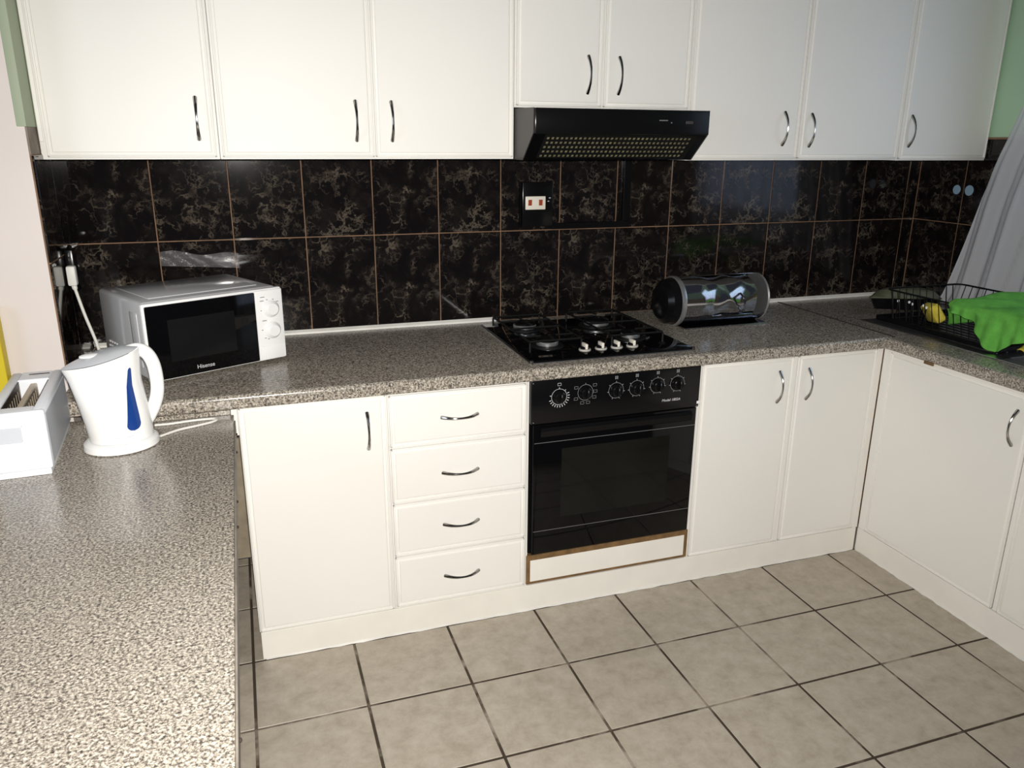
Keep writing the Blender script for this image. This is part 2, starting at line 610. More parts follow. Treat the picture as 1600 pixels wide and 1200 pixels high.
# left stub wall: its end face looks at the camera, its right face carries tiles
bm = newbm()
box(bm, -0.60, XL - 0.004, -0.43, 0.15, 0.0, 2.5)
wall_left = struct('wall_left', bm, M['pink'])
bm = newbm()
box(bm, 0.3385, XL + 0.001, -0.4335, 0.0, 1.548, 2.5, 0.0015, 2)
part('painted_wall', bm, M['green'], wall_left, label='pale green painted strip beside the wall cabinet')
bm = newbm()
box(bm, XL - 0.004, XL, -0.428, 0.0, 1.478, 1.548, 0.001)
part('bare_plaster', bm, M['rawplaster'], wall_left, label='bare grey plaster patch above the tiles')
bm = newbm()
box(bm, XL - 0.004, XL + 0.0046, -0.427, 0.0, 0.857, 1.478)
part('grout_bed', bm, M['tilegrout'], wall_left)
for a0, a1 in ((-0.235, -0.006), (-0.4318, -0.235)):
    for z0, z1 in ((ZR - TH + 0.002, ZR), (ZR, 1.478)):
        wall_tile(wall_left, a0, a1, z0, z1, 'left')

# white sealing strip where worktop meets the wall tiles
bm = newbm()
prism(bm, [(-0.0065, ZC - 0.002), (-0.018, ZC - 0.002), (-0.016, ZC + 0.006), (-0.0065, ZC + 0.014)], XL + 0.012, 1.76)
struct('trim_1', bm, M['sealant'])
bm = newbm()
prism(bm, [(-0.0065, ZC - 0.002), (-0.018, ZC - 0.002), (-0.016, ZC + 0.006), (-0.0065, ZC + 0.014)], 2.74, XR - 0.02)
struct('trim_2', bm, M['sealant'])

# ------------------------------------------------------------------ door, handle, drawer builders
# frame matrices: local u = along the front (to the right), v = up, w = out of the front
MB = Matrix(((1, 0, 0, 0), (0, 0, -1, 0), (0, 1, 0, 0), (0, 0, 0, 1)))        # u->x, v->z, w->-y
def back_frame(y):
    m = MB.copy()
    m[1][3] = y
    return m
def right_frame(x):                       # faces -x : u -> -y, v -> z, w -> -x
    return Matrix(((0, 0, -1, x), (-1, 0, 0, 0), (0, 1, 0, 0), (0, 0, 0, 1)))

def door_mesh(u0, u1, v0, v1, fr, th=DT, lip=0.013):
    bm = newbm()
    box(bm, u0, u1, v0, v1, 0.0, th - 0.0040, 0.0025, 2, fr)
    box(bm, u0 + lip, u1 - lip, v0 + lip, v1 - lip, 0.002, th, 0.0018, 1, fr)
    # thin rounded outer lip
    for a in ((u0, u0 + 0.006, v0, v1), (u1 - 0.006, u1, v0, v1), (u0, u1, v0, v0 + 0.006), (u0, u1, v1 - 0.006, v1)):
        box(bm, a[0], a[1], a[2], a[3], 0.002, th + 0.0004, 0.002, 2, fr)
    return bm

def handle_mesh(u, v, ln, fr, vertical=True, base=DT, bow=0.027):
    bm = newbm()
    n = 18
    pts, rad = [], []
    for i in range(n + 1):
        t = -1 + 2 * i / n
        s = t * ln / 2
        wv = base - 0.001 + bow * (1 - abs(t) ** 2.2)
        p = Vector((u, v + s, wv)) if vertical else Vector((u + s, v, wv))
        pts.append(fr @ p)
        rad.append(0.0032 + 0.0030 * abs(t) ** 1.4)
    tube(bm, pts, rad, 10)
    return bm

def add_door(parent, u0, u1, v0, v1, fr, hu=None, hv=None, ln=0.113, name='door'):
    d = part(name, door_mesh(u0, u1, v0, v1, fr), M['cab'], parent)
    if hu is not None:
        part('handle', handle_mesh(hu, hv, ln, fr), M['chrome'], d, label='chrome bow handle')
    return d

# ------------------------------------------------------------------ base cabinets, back run
FB = back_frame(YF)
ZT = 0.8175                              # underside of the worktop

def carcass(parent, x0, x1, y0, y1, z0, z1, mat='cab_in'):
    bm = newbm()
    box(bm, x0, x1, y0, y1, z0, z1, 0.001)
    return part('carcass', bm, M[mat], parent)

c = thing('base_cabinet', 'narrow white base cabinet with one door, next to the grey lower worktop', 'cabinet', (1.01, -0.33, 0.0))
carcass(c, 0.803, 1.217, -0.012, YF - 0.013, 0.095, ZT)
add_door(c, 0.806, 1.2115, 0.099, 0.8125, FB, 1.157, 0.7075)
bm = newbm()
box(bm, 0.786, 0.8025, YF - 0.012, YF + 0.05, 0.732, ZT, 0.001)
part('filler_strip', bm, M['cab'], c)

c = thing('drawer_unit', 'white base unit with four stacked drawers left of the oven', 'cabinet', (1.435, -0.33, 0.0))
carcass(c, 1.2175, 1.6535, -0.012, YF - 0.013, 0.095, ZT)
for z0, z1, hz in ((0.645, 0.8065, 0.725), (0.4625, 0.6395, 0.5445), (0.2825, 0.457, 0.369), (0.103, 0.277, 0.187)):
    d = part('drawer', door_mesh(1.2215, 1.6475, z0, z1, FB), M['cab'], c)
    part('handle', handle_mesh(1.4345, hz, 0.113, FB, False), M['chrome'], d, label='chrome bow handle')

# oven housing with the bare-edged panel below the oven
c = thing('oven_housing', 'white oven housing with brown-edged kick panel under the black oven', 'cabinet', (1.96, -0.33, 0.0))
bm = newbm()
box(bm, 1.654, 1.6595, -0.012, YF - 0.014, 0.095, ZT)
part('side_panel', bm, M['cab_in'], c)
bm = newbm()
box(bm, 2.2615, 2.267, -0.012, YF - 0.014, 0.095, ZT)
part('side_panel', bm, M['cab_in'], c)
bm = newbm()
box(bm, 1.6596, 2.2614, -0.012, YF, 0.095, 0.200)
part('shelf', bm, M['cab_in'], c)
bm = newbm()
z0, z1 = 0.100, 0.2065
box(bm, 1.656, 2.264, YF - 0.0005, YF - 0.019, z0, z1, 0.001)
pn = part('kick_panel', bm, M['wood'], c, label='bare brown edged panel')
bm = newbm()
box(bm, 1.669, 2.250, YF - 0.010, YF - 0.0205, 0.1095, 0.1885, 0.0008)
part('white_face', bm, M['plinth'], pn)

c = thing('base_cabinet', 'white base cabinet with two doors right of the oven', 'cabinet', (2.65, -0.33, 0.0))
carcass(c, 2.2675, 3.022, -0.012, YF - 0.013, 0.095, ZT)
add_door(c, 2.2715, 2.636, 0.099, 0.8125, FB, 2.580, 0.708)
add_door(c, 2.655, 2.994, 0.099, 0.8125, FB, 2.702, 0.708)
bm = newbm()
box(bm, 2.6385, 2.6525, YF - 0.0132, YF - 0.016, 0.099, 0.8125, 0.001)
part('centre_stile', bm, M['cab'], c)
bm = newbm()
box(bm, 2.9955, 3.0222, YF - 0.0132, YF - 0.0185, 0.096, 0.8125, 0.001)
part('corner_post', bm, M['plinth'], c)
bm = newbm()
box(bm, 3.0195, 3.0221, YF - 0.0180, YF - 0.0192, 0.10, 0.8120)
part('stain_line', bm, M['wood'], c, label='brown stain down the corner')
bm = newbm()
box(bm, 3.0025, 3.0222, YF - 0.001, YF - 0.020, 0.8128, 0.8172, 0.0005)
part('stained_packer', bm, M['stain'], c, label='brown stained packer under the worktop corner')

# plinths
def wavy_strip(bm, along, a0, a1, base, out):
    n = 60
    rings = []
    for i in range(n + 1):
        t = a0 + (a1 - a0) * i / n
        h = 0.004 + 0.004 * random.random()
        wd = 0.002 + 0.005 * random.random()
        if along == 'x':
            rings.append([(t, base, 0.0003), (t, base - wd, 0.0003), (t, base - 0.0008, h), (t, base, h)])
        else:
            rings.append([(base, t, 0.0003), (base - wd, t, 0.0003), (base - 0.0008, t, h), (base, t, h)])
    ring_surface(bm, [[Vector(p) for p in r] for r in rings], True, True, True)

c = thing('plinth', 'long white plinth along the floor below the drawers and oven', 'plinth', (1.9, -0.65, 0.0))
bm = newbm()
box(bm, 0.806, 3.018, -0.600, -0.659, 0.0005, 0.0945, 0.001)
part('plinth_board', bm, M['plinth'], c)
bm = newbm()
wavy_strip(bm, 'x', 0.815, 3.012, -0.659, 1)
part('sealant_bead', bm, M['sealant'], c)
c = thing('plinth', 'white plinth below the corner-side door, running towards the viewer', 'plinth', (3.03, -1.3, 0.0))
bm = newbm()
box(bm, 3.0235, 3.08, -0.6605, -2.2, 0.0005, 0.0945, 0.001)
part('plinth_board', bm, M['plinth'], c)
bm = newbm()
wavy_strip(bm, 'y', -0.667, -2.0, 3.0235, 1)
part('sealant_bead', bm, M['sealant'], c)

# ------------------------------------------------------------------ base cabinets, right run
FR = right_frame(XF)
c = thing('base_cabinet', 'wide white base cabinet below the sink, one door in full view', 'cabinet', (3.38, -1.3, 0.0))
carcass(c, XF - 0.012, XR - 0.01, -0.658, -1.9, 0.095, 0.69)
bm = newbm()
box(bm, XF - 0.012, XF + 0.018, -0.658, -1.9, 0.6905, ZT)
part('front_rail', bm, M['cab_in'], c)
# u runs along -y
add_door(c, 0.698, 1.2555, 0.099, 0.8065, FR, 1.212, 0.700)
add_door(c, 1.2745, 1.86, 0.099, 0.8065, FR, 1.318, 0.700)
bm = newbm()
box(bm, 1.2580, 1.2720, 0.099, 0.8065, 0.0122, 0.016, 0.001, 1, FR)
part('centre_stile', bm, M['cab'], c)
bm = newbm()
box(bm, 0.663, 0.695, 0.096, 0.8125, 0.0122, 0.017, 0.001, 1, FR)
part('corner_post', bm, M['cab'], c)
bm = newbm()
box(bm, 0.690, 1.88, 0.8075, 0.8172, 0.0122, 0.026, 0.0012, 1, FR)
part('top_rail', bm, M['plinth'], c)

# ------------------------------------------------------------------ worktops
def rounded_top(x0, x1, yb, yf, z0, z1, r=0.012, n=6):
    poly = [(yb, z0), (yb, z1)]
    for i in range(n + 1):
        t = i / n * PI / 2
        poly.append((yf + r - r * math.sin(t), z1 - r + r * math.cos(t)))
    for i in range(n + 1):
        t = i / n * PI / 2
        poly.append((yf + 0.006 - 0.006 * math.cos(t), z0 + 0.006 - 0.006 * math.sin(t)))
    bm = newbm()
    prism(bm, poly, x0, x1)
    return bm

ct = thing('worktop', 'long speckled granite-look worktop along the tiled back wall', 'worktop', (1.7, -0.35, ZT))
part('slab', rounded_top(0.430, 3.033, -0.0065, YE, 0.818, ZC), M['granite'], ct, ang=50)
bm = newbm()
box(bm, XL + 0.0065, 0.4299, -0.0065, -0.615, 0.818, ZC)
part('slab_end', bm, M['granite'], ct)

cr = thing('worktop', 'speckled granite-look worktop around the sink on the right', 'worktop', (3.38, -1.0, ZT))
bm = newbm()
# slab with a real cut-out for the sink bowl
X0, X1, Y1 = 3.000, XR - 0.008, -1.95
BX0, BX1, BY0, BY1 = 3.165, 3.565, -1.03, -1.50
box(bm, 3.041, X1, -0.0065, YE, 0.818, ZC)
box(bm, BX0, BX1, YE, BY0, 0.818, ZC)
box(bm, BX1, X1, YE, Y1, 0.818, ZC)
box(bm, BX0, BX1, BY1, Y1, 0.818, ZC)
poly = []
r = 0.012
for i in range(7):
    t = i / 6 * PI / 2
    poly.append((X0 + r - r * math.sin(t), ZC - r + r * math.cos(t)))
poly += [(X0, 0.824), (X0 + 0.006, 0.818), (BX0, 0.818), (BX0, ZC)]
va = [bm.verts.new((x, YE - 0.001, z)) for x, z in poly]
vb = [bm.verts.new((x, Y1, z)) for x, z in poly]
for i in range(len(poly)):
    j = (i + 1) % len(poly)
    bm.faces.new((va[i], va[j], vb[j], vb[i]))
bm.faces.new(va)
bm.faces.new(vb[::-1])
part('slab', bm, M['granite'], cr, ang=50)
bm = newbm()
box(bm, 3.0332, 3.0408, -0.02, YE - 0.0012, 0.819, ZC + 0.0016, 0.0006)
part('joint_strip', bm, M['stain'], cr, label='dark brown joint between the worktops')
bm = newbm()
box(bm, 2.996, 3.0005, -0.865, -0.905, 0.812, 0.8225, 0.001)
part('chipped_spot', bm, M['wood'], cr)

cl = thing('worktop', 'lower speckled grey worktop in the left foreground', 'worktop', (0.4, -1.8, 0.0))
bm = newbm()
box(bm, -0.45, 0.7945, YE - 0.001, -2.25, 0.775, ZL, 0.0012)
box(bm, -0.45, XL - 0.006, -0.4335, YE - 0.0012, 0.775, ZL)
box(bm, XL - 0.006, 0.428, -0.6165, YE - 0.0012, 0.775, ZL)
part('slab', bm, M['granite'], cl)
bm = newbm()
box(bm, 0.430, 0.785, -0.672, YE + 0.0008, ZL + 0.0003, 0.8178)
part('upstand', bm, M['granite'], cl)
bm = newbm()
box(bm, 0.7950, 0.7985, -0.735, -2.25, 0.773, ZL - 0.0005, 0.0006)
es = part('edge_strip', bm, M['rawedge'], cl, label='worn grey-brown edge strip')
for y in (-0.80, -0.93, -1.22, -1.34, -1.95):
    bm = newbm()
    lathe(bm, [(0.001, 0.7985), (0.0035, 0.7988), (0.0028, 0.8012), (0.001, 0.802)], (0, y, 0.7885), 'x', 8)
    part('screw', bm, M['stain'], es)
bm = newbm()
box(bm, 0.10, 0.13, -0.75, -2.2, 0.0005, 0.7748, 0.002)
part('support_panel', bm, M['rawedge'], cl)

# ------------------------------------------------------------------ wall cabinets
YU = -0.310
FU = back_frame(YU)
ZB, ZTOP = 1.466, 2.22
def wall_cab(label, x0, x1, zb, doors, name='wall_cabinet'):
    c = thing(name, label, 'cabinet', ((x0 + x1) / 2, YU / 2, zb))
    carcass(c, x0, x1, -0.008, YU - 0.013, zb - 0.002, ZTOP)
    for u0, u1, hu, hv in doors:
        add_door(c, u0, u1, zb + 0.004, ZTOP - 0.004, FU, hu, hv)
    return c

c = wall_cab('white single-door wall cabinet at the left end, above the microwave', 0.363, 0.8195, ZB, [(0.3785, 0.8115, 0.768, 1.5755)])
bm = newbm()
box(bm, 0.3635, 0.3755, YU - 0.0135, YU - 0.018, 1.51, ZTOP, 0.002)
part('filler_strip', bm, M['cab'], c)
wall_cab('white two-door wall cabinet between the left-end cabinet and the extractor hood', 0.8205, 1.7165, ZB, [(0.8275, 1.2655, 1.214, 1.5745), (1.2705, 1.7115, 1.322, 1.5745)])
wall_cab('short white two-door wall cabinet directly above the extractor hood', 1.7175, 2.3475, 1.624, [(1.7245, 2.0165, 1.968, 1.726), (2.0275, 2.3415, 2.0785, 1.726)])
wall_cab('white two-door wall cabinet right of the extractor hood', 2.3485, 3.272, ZB - 0.006, [(2.356, 2.8085, 2.741, 1.5675), (2.8155, 3.266, 2.8575, 1.563)])
wall_cab('white single-door wall cabinet at the right end beside the curtain', 3.273, 3.722, ZB - 0.008, [(3.281, 3.717, 3.318, 1.564)])

# ------------------------------------------------------------------ extractor hood
hd = thing('extractor_hood', 'black extractor hood with perforated underside above the hob', 'extractor hood', (2.03, -0.25, 1.46))
HX0, HX1 = 1.719, 2.327
bm = newbm()
poly = [(-0.008, 1.463), (-0.400, 1.463), (-0.4965, 1.545), (-0.4965, 1.616), (-0.3315, 1.6185), (-0.3315, 1.6215), (-0.008, 1.6215)]
prism(bm, poly, HX0 + 0.003, HX1 - 0.003)
part('body', bm, M['black'], hd)
for x0, x1 in ((HX0, HX0 + 0.003), (HX1 - 0.003, HX1)):
    bm = newbm()
    prism(bm, [(-0.008, 1.462), (-0.402, 1.462), (-0.498, 1.544), (-0.498, 1.617), (-0.008, 1.6215)], x0, x1)
    part('side_panel', bm, M['hoodside'], hd)
bm = newbm()
box(bm, HX0 + 0.0035, HX1 - 0.0035, -0.497, -0.506, 1.540, 1.6165, 0.004, 2)
fp = part('front_panel', bm, M['blackplastic'], hd)
# slanted filter panel
A = Vector((0, -0.488, 1.5378))
Bp = Vector((0, -0.412, 1.4732))
d = (Bp - A).normalized()
nrm = Vector((0, -d.z * -1, 0))
nrm = Vector((0, d.z, -d.y))
if nrm.y > 0:
    nrm = -nrm
bm = newbm()
x0, x1 = HX0 + 0.055, HX1 - 0.045
def slant(x, s, h):
    return Vector((x, 0, 0)) + A + d * s + nrm * h
L = (Bp - A).length
vs = [slant(x, s, h) for h in (0.0, 0.003) for x, s in ((x0 - 0.012, -0.004), (x1 + 0.012, -0.004), (x1 + 0.012, L + 0.004), (x0 - 0.012, L + 0.004))]
vv = [bm.verts.new(p) for p in vs]
for f in ((0, 1, 2, 3), (4, 7, 6, 5), (0, 4, 5, 1), (1, 5, 6, 2), (2, 6, 7, 3), (3, 7, 4, 0)):
    bm.faces.new([vv[i] for i in f])
fl = part('filter_panel', bm, M['blackmatt'], hd)
bm = newbm()
nr, nc = 5, 33
for i in range(nr):
    s = L * (0.10 + 0.82 * i / (nr - 1))
    for k in range(nc):
        x = x0 + (x1 - x0) * (k + 0.5 * (i % 2) * 0.3) / nc
        hx, hs = 0.0036, 0.0040
        q = [bm.verts.new(slant(x + a * hx, s + b * hs, h)) for h in (0.0031, 0.0040) for a, b in ((-1, -1), (1, -1), (1, 1), (-1, 1))]
        for f in ((4, 5, 6, 7), (0, 1, 5, 4), (1, 2, 6, 5), (2, 3, 7, 6), (3, 0, 4, 7)):
            bm.faces.new([q[t] for t in f])
hl = part('filter_perforation', bm, M['filter'], fl, label='rows of light filter mesh showing through holes')
hl['kind'] = 'stuff'
bm = newbm()
box(bm, 2.14, 2.17, -0.5065, -0.508, 1.583, 1.586)
part('slider_switch', bm, M['dimprint'], fp)
bm = newbm()
box(bm, 2.181, 2.186, -0.5065, -0.509, 1.576, 1.580, 0.001)
part('slider_switch', bm, M['dimprint'], fp)
bm = newbm()
box(bm, 2.235, 2.262, -0.5065, -0.5085, 1.575, 1.584, 0.001)
part('slider_switch', bm, M['hoodside'], fp)

# ------------------------------------------------------------------ oven
ov = thing('built_in_oven', 'black built-in oven with glass door and six dials', 'oven', (1.96, -0.4, 0.206))
OX0, OX1 = 1.6605, 2.2605
YO = -0.6490
bm = newbm()
box(bm, OX0 + 0.004, OX1 - 0.004, -0.10, YO, 0.2085, 0.815, 0.002)
part('oven_body', bm, M['black'], ov)
bm = newbm()
box(bm, OX0, OX1 - 0.002, YO - 0.0005, -0.674, 0.672, 0.8165, 0.004, 2)
cp = part('control_panel', bm, M['black'], ov)
bm = newbm()
box(bm, OX0 + 0.010, OX1 - 0.005, YO - 0.0005, -0.668, 0.212, 0.668, 0.003, 2)
od = part('door', bm, M['blackglass'], ov)
bm = newbm()
box(bm, 1.769, 2.160, -0.6675, -0.6688, 0.338, 0.580, 0.0005)
part('window', bm, M['ovenglass'], od)
for z in (0.6065, 0.2965):
    bm = newbm()
    box(bm, OX0 + 0.014, OX1 - 0.007, -0.6675, -0.6690, z - 0.0007, z + 0.0007)
    part('trim_line', bm, M['dimprint'], od)
# grip recess bar under the control panel
bm = newbm()
prism(bm, [(-0.666, 0.622), (-0.683, 0.632), (-0.686, 0.650), (-0.680, 0.660), (-0.666, 0.660)], OX0 + 0.03, OX1 - 0.03)
part('door_grip', bm, M['blackplastic'], od)
bm = newbm()
box(bm, 1.80, 2.13, -0.66905, -0.6695, 0.452, 0.4535)  # thin bar drawn on the door glass as a painted rack reflection
part('rack_reflection_bar', bm, M['ovenglass'], od).name = 'painted_rack_reflection'

def oven_text(name, body, size, loc, rot, mat, parent, shear=0.0, ext=0.0003):
    cu = bpy.data.curves.new(name, 'FONT')
    cu.body = body
    cu.size = size
    cu.shear = shear
    cu.extrude = ext
    cu.align_x = 'CENTER'
    tmp = bpy.data.objects.new(name + '_tmp', cu)
    COL.objects.link(tmp)
    dg = bpy.context.evaluated_depsgraph_get()
    me = bpy.data.meshes.new_from_object(tmp.evaluated_get(dg))
    bpy.data.objects.remove(tmp, do_unlink=True)
    me.materials.clear()
    me.materials.append(mat)
    o = link(name, me, parent)
    o.location = Vector(loc)
    o.rotation_euler = rot
    return o

YP = -0.6742
def ring_print(bm, cx, cz, r, wd, a0=0, a1=2 * PI, n=28):
    for i in range(n):
        t0, t1 = a0 + (a1 - a0) * i / n, a0 + (a1 - a0) * (i + 1) / n
        q = [bm.verts.new((cx + rr * math.sin(t), YP - 0.0002, cz + rr * math.cos(t))) for rr, t in ((r - wd, t0), (r + wd, t0), (r + wd, t1), (r - wd, t1))]
        bm.faces.new(q)
def bar_print(bm, cx, cz, lx, lz):
    q = [bm.verts.new((cx + a * lx / 2, YP - 0.0002, cz + b * lz / 2)) for a, b in ((-1, -1), (1, -1), (1, 1), (-1, 1))]
    bm.faces.new(q)
def tick(bm, cx, cz, r0, r1, t, wd):
    u = Vector((math.sin(t), 0, math.cos(t)))
    n_ = Vector((math.cos(t), 0, -math.sin(t)))
    c_ = Vector((cx, YP - 0.0002, cz))
    bm.faces.new([bm.verts.new(c_ + u * a + n_ * b) for a, b in ((r0, -wd), (r0, wd), (r1, wd), (r1, -wd))])

for k, (kx, kz) in enumerate(((1.753, 0.757), (1.842, 0.763), (1.949, 0.7595), (2.022, 0.760), (2.0975, 0.7625), (2.171, 0.762))):
    bm = newbm()
    lathe(bm, [(0.021, 0.0), (0.021, 0.004), (0.019, 0.006), (0.0175, 0.014), (0.015, 0.016)], (kx, -0.6745, kz), 'y', 24)
    box(bm, kx - 0.004, kx + 0.004, -0.690, -0.699, kz - 0.015, kz + 0.015, 0.002, 2)
    kn = part('dial', bm, M['blackplastic'], cp)
    bm = newbm()
    box(bm, kx - 0.0008, kx + 0.0008, -0.6988, -0.6995, kz + 0.005, kz + 0.013)
    part('dial_pointer', bm, M['dimprint'], kn)
    bm = newbm()
    ring_print(bm, kx, kz, 0.0258, 0.0006)
    if k == 0:
        for q in range(13):
            t = R(70 + q * 15)
            tick(bm, kx, kz, 0.0285, 0.0355, t, 0.0011)
        tick(bm, kx, kz, 0.027, 0.031, 0, 0.001)
        tick(bm, kx, kz, 0.027, 0.031, R(45), 0.001)
        tick(bm, kx, kz, 0.027, 0.032, R(-80), 0.001)
        for a_, b_, c_, d_ in ((0, .0445, .011, .001), (0, .0365, .011, .001), (-.0055, .0405, .001, .009), (.0055, .0405, .001, .009)):
            bar_print(bm, kx + a_, kz + b_, c_, d_)
    elif k == 1:
        tick(bm, kx, kz, 0.026, 0.031, 0, 0.001)
        for a_, b_ in ((-.032, .018), (.032, .022), (.034, .001), (.031, -.018), (-.032, -.019), (-.010, -.034), (.010, -.034)):
            for e_, f_, g_, h_ in ((0, .004, .013, .0009), (0, -.004, .013, .0009), (-.006, 0, .0009, .008), (.006, 0, .0009, .008)):
                bar_print(bm, kx + a_ + e_, kz + b_ + f_, g_, h_)
    else:
        for t in (0, 52, 98, 155, 205, 262, 308):
            tick(bm, kx, kz, 0.0262, 0.031, R(t), 0.0011)
        bar_print(bm, kx, kz + 0.0425, 0.011, 0.0013)
        for a_, b_ in ((-.003, .046), (.003, .046), (-.003, .0395), (.003, .0395)):
            bar_print(bm, kx + a_, kz + b_, 0.004, 0.004)
    part('dial_print', bm, M['whiteprint'] if k == 0 else M['print'], cp)
oven_text('lettering', 'Model 1802A', 0.0125, Vector((2.151, YP - 0.0006, 0.7035)) - wloc(cp), (PI / 2, 0, 0), M['whiteprint'], cp, 0.2)
bm = newbm()
box(bm, OX1 - 0.012, OX1 + 0.0005, -0.6745, -0.677, 0.684, 0.694, 0.001)
part('panel_clip', bm, M['white'], ov)
for x, z in ((1.666, 0.808), (1.668, 0.679), (2.250, 0.677)):
    bm = newbm()
    lathe(bm, [(0.0018, 0.0), (0.0014, 0.001)], (x, -0.6742, z), 'y', 8)
    part('screw', bm, M['print'], cp)

# ------------------------------------------------------------------ gas hob
hb = thing('gas_hob', 'black glass gas hob with four burners and four knobs', 'hob', (1.96, -0.36, ZC))
bm = newbm()
box(bm, 1.669, 2.252, -0.095, -0.638, ZC + 0.0003, ZC + 0.0045, 0.001)
part('steel_rim', bm, M['steel'], hb)
bm = newbm()
box(bm, 1.672, 2.249, -0.098, -0.634, ZC + 0.0046, ZC + 0.0100, 0.002, 2)
part('glass_plate', bm, M['blackglass'], hb)
zt = ZC + 0.0101
for x, y in ((1.675, -0.634), (2.246, -0.634), (2.246, -0.102)):
    bm = newbm()
    box(bm, x - 0.005, x + 0.005, y - 0.005, y + 0.005, ZC + 0.001, zt + 0.003, 0.0015)
    part('corner_clip', bm, M['chrome'], hb)
for x in (1.886, 1.944, 2.001, 2.058):
    bm = newbm()
    lathe(bm, [(0.0195, 0.0), (0.0205, 0.003), (0.0190, 0.006)], (x, -0.560, zt), 'z', 20)
    kn = part('knob', bm, M['knob'], hb, label='pale silver knob')
    bm = newbm()
    lathe(bm, [(0.0150, 0.0062), (0.0150, 0.012), (0.0135, 0.013)], (x, -0.560, zt), 'z', 20)
    part('knob_skirt', bm, M['blackplastic'], kn)
    bm = newbm()
    box(bm, x - 0.0045, x + 0.0045, -0.577, -0.543, zt + 0.0062, zt + 0.024, 0.002, 2)
    part('knob_grip', bm, M['socketwhite'], kn)
for bx, by, br in ((1.790, -0.468, 0.036), (2.105, -0.452, 0.032), (1.800, -0.215, 0.040), (2.075, -0.235, 0.046)):
    bm = newbm()
    lathe(bm, [(br + 0.020, 0.0), (br + 0.018, 0.004), (br + 0.006, 0.006)], (bx, by, zt), 'z', 28)
    bu = part('burner', bm, M['blackmatt'], hb)
    bm = newbm()
    lathe(bm, [(br * 1.02, 0.0062), (br * 1.04, 0.016), (br * 0.98, 0.0185)], (bx, by, zt), 'z', 28)
    part('burner_ring', bm, M['alu'], bu)
    bm = newbm()
    lathe(bm, [(br, 0.0188), (br, 0.024), (br * 0.85, 0.0275), (br * 0.3, 0.0285)], (bx, by, zt), 'z', 28)
    part('burner_cap', bm, M['black'], bu)
for gx0, gx1 in ((1.705, 1.885), (1.995, 2.185)):
    gm = (gx0 + gx1) / 2
    bm = newbm()
    zz = zt + 0.034
    for x in (gx0, gx1):
        tube(bm, [(x, -0.535, zt + 0.0005), (x, -0.535, zz - 0.004), (x, -0.528, zz), (x, -0.145, zz), (x, -0.138, zz - 0.004), (x, -0.138, zt + 0.0005)], 0.0036, 6)
    for y in (-0.53, -0.342, -0.142):
        tube(bm, [(gx0, y, zz), (gx1, y, zz)], 0.0036, 6)
    for by in (-0.462, -0.225):
        for dx, dy in ((1, 0), (-1, 0), (0, 1), (0, -1)):
            e0 = Vector((gm + dx * 0.090, by + dy * 0.075, zz))
            e1 = Vector((gm + dx * 0.026, by + dy * 0.026, zz))
            tube(bm, [e0, e1], 0.0034, 6)
    part('pan_support', bm, M['blackmatt'], hb)

# ------------------------------------------------------------------ microwave
mw = thing('microwave_oven', 'white microwave oven with black glass door and two dials', 'microwave', (0.580, -0.532, ZC), R(26.5))
W, H, D = 0.419, 0.2335, 0.335
def lbox(x0, x1, y0, y1, z0, z1, b=0.0, s=1):
    bm = newbm()
    box(bm, x0, x1, y0, y1, z0, z1, b, s)
    return bm
P = lambda n, bm, m, p=mw, l=None: part(n, bm, m, p, False, l)
P('shell', lbox(0.004, W - 0.004, 0.012, D, 0.012, H, 0.012, 3), M['mwshell'])
bm = newbm()
box(bm, 0.045, W - 0.045, 0.06, D - 0.03, H - 0.001, H + 0.0022, 0.002, 2)
P('top_emboss', bm, M['mwshell'])
P('front_frame', lbox(0.0, W, -0.004, 0.014, 0.010, H - 0.001, 0.005, 2), M['white'])
dr = P('door', lbox(0.006, 0.3275, -0.012, -0.0045, 0.0145, H - 0.008, 0.003, 2), M['blackglass'])
P('door_window', lbox(0.062, 0.258, -0.0127, -0.0122, 0.062, 0.182, 0.0), M['mwin'], dr)
pnl = P('control_panel', lbox(0.3285, W - 0.0015, -0.011, -0.0045, 0.013, H - 0.005, 0.004, 2), M['white'])
P('door_button', lbox(0.333, W - 0.006, -0.0135, -0.0112, 0.017, 0.058, 0.002, 2), M['white'], pnl, 'wide white door release button')
for kx, kz in ((0.377, 0.170), (0.377, 0.104)):
    bm = newbm()
    lathe(bm, [(0.0265, 0.0), (0.0265, 0.003), (0.0235, 0.0055), (0.0195, 0.014), (0.0165, 0.0165)], (kx, -0.0112, kz), 'y', 28)
    P('dial', bm, M['white'], pnl)
for px_, pz_, l_ in ((0.352, 0.208, 0.014), (0.349, 0.197, 0.012), (0.366, 0.199, 0.005), (0.386, 0.198, 0.005), (0.400, 0.190, 0.008), (0.345, 0.168, 0.004),
                     (0.353, 0.136, 0.014), (0.344, 0.108, 0.005), (0.352, 0.082, 0.005), (0.362, 0.078, 0.006)):
    bm = newbm()
    box(bm, px_ - l_ / 2, px_ + l_ / 2, -0.0111, -0.0116, pz_ - 0.0011, pz_ + 0.0011)
    P('print_mark', bm, M['print'], pnl)
oven_text('lettering', 'Hisense', 0.0168, (0.158, -0.0126, 0.029), (PI / 2, 0, 0), M['whiteprint'], dr)
for fx in (0.035, W - 0.035):
    for fy in (0.04, D - 0.04):
        bm = newbm()
        lathe(bm, [(0.011, 0.0003), (0.013, 0.0125)], (fx, fy, 0), 'z', 14)
        P('foot', bm, M['blackplastic'])
bm = newbm()
for i in range(4):
    for j in range(3):
        y, z = 0.235 + 0.018 * i + 0.006 * (j % 2), 0.052 + 0.014 * j
        box(bm, 0.0028, 0.0044, y - 0.005, y + 0.005, z - 0.003, z + 0.003, 0.001)
P('side_vents', bm, M['white'])
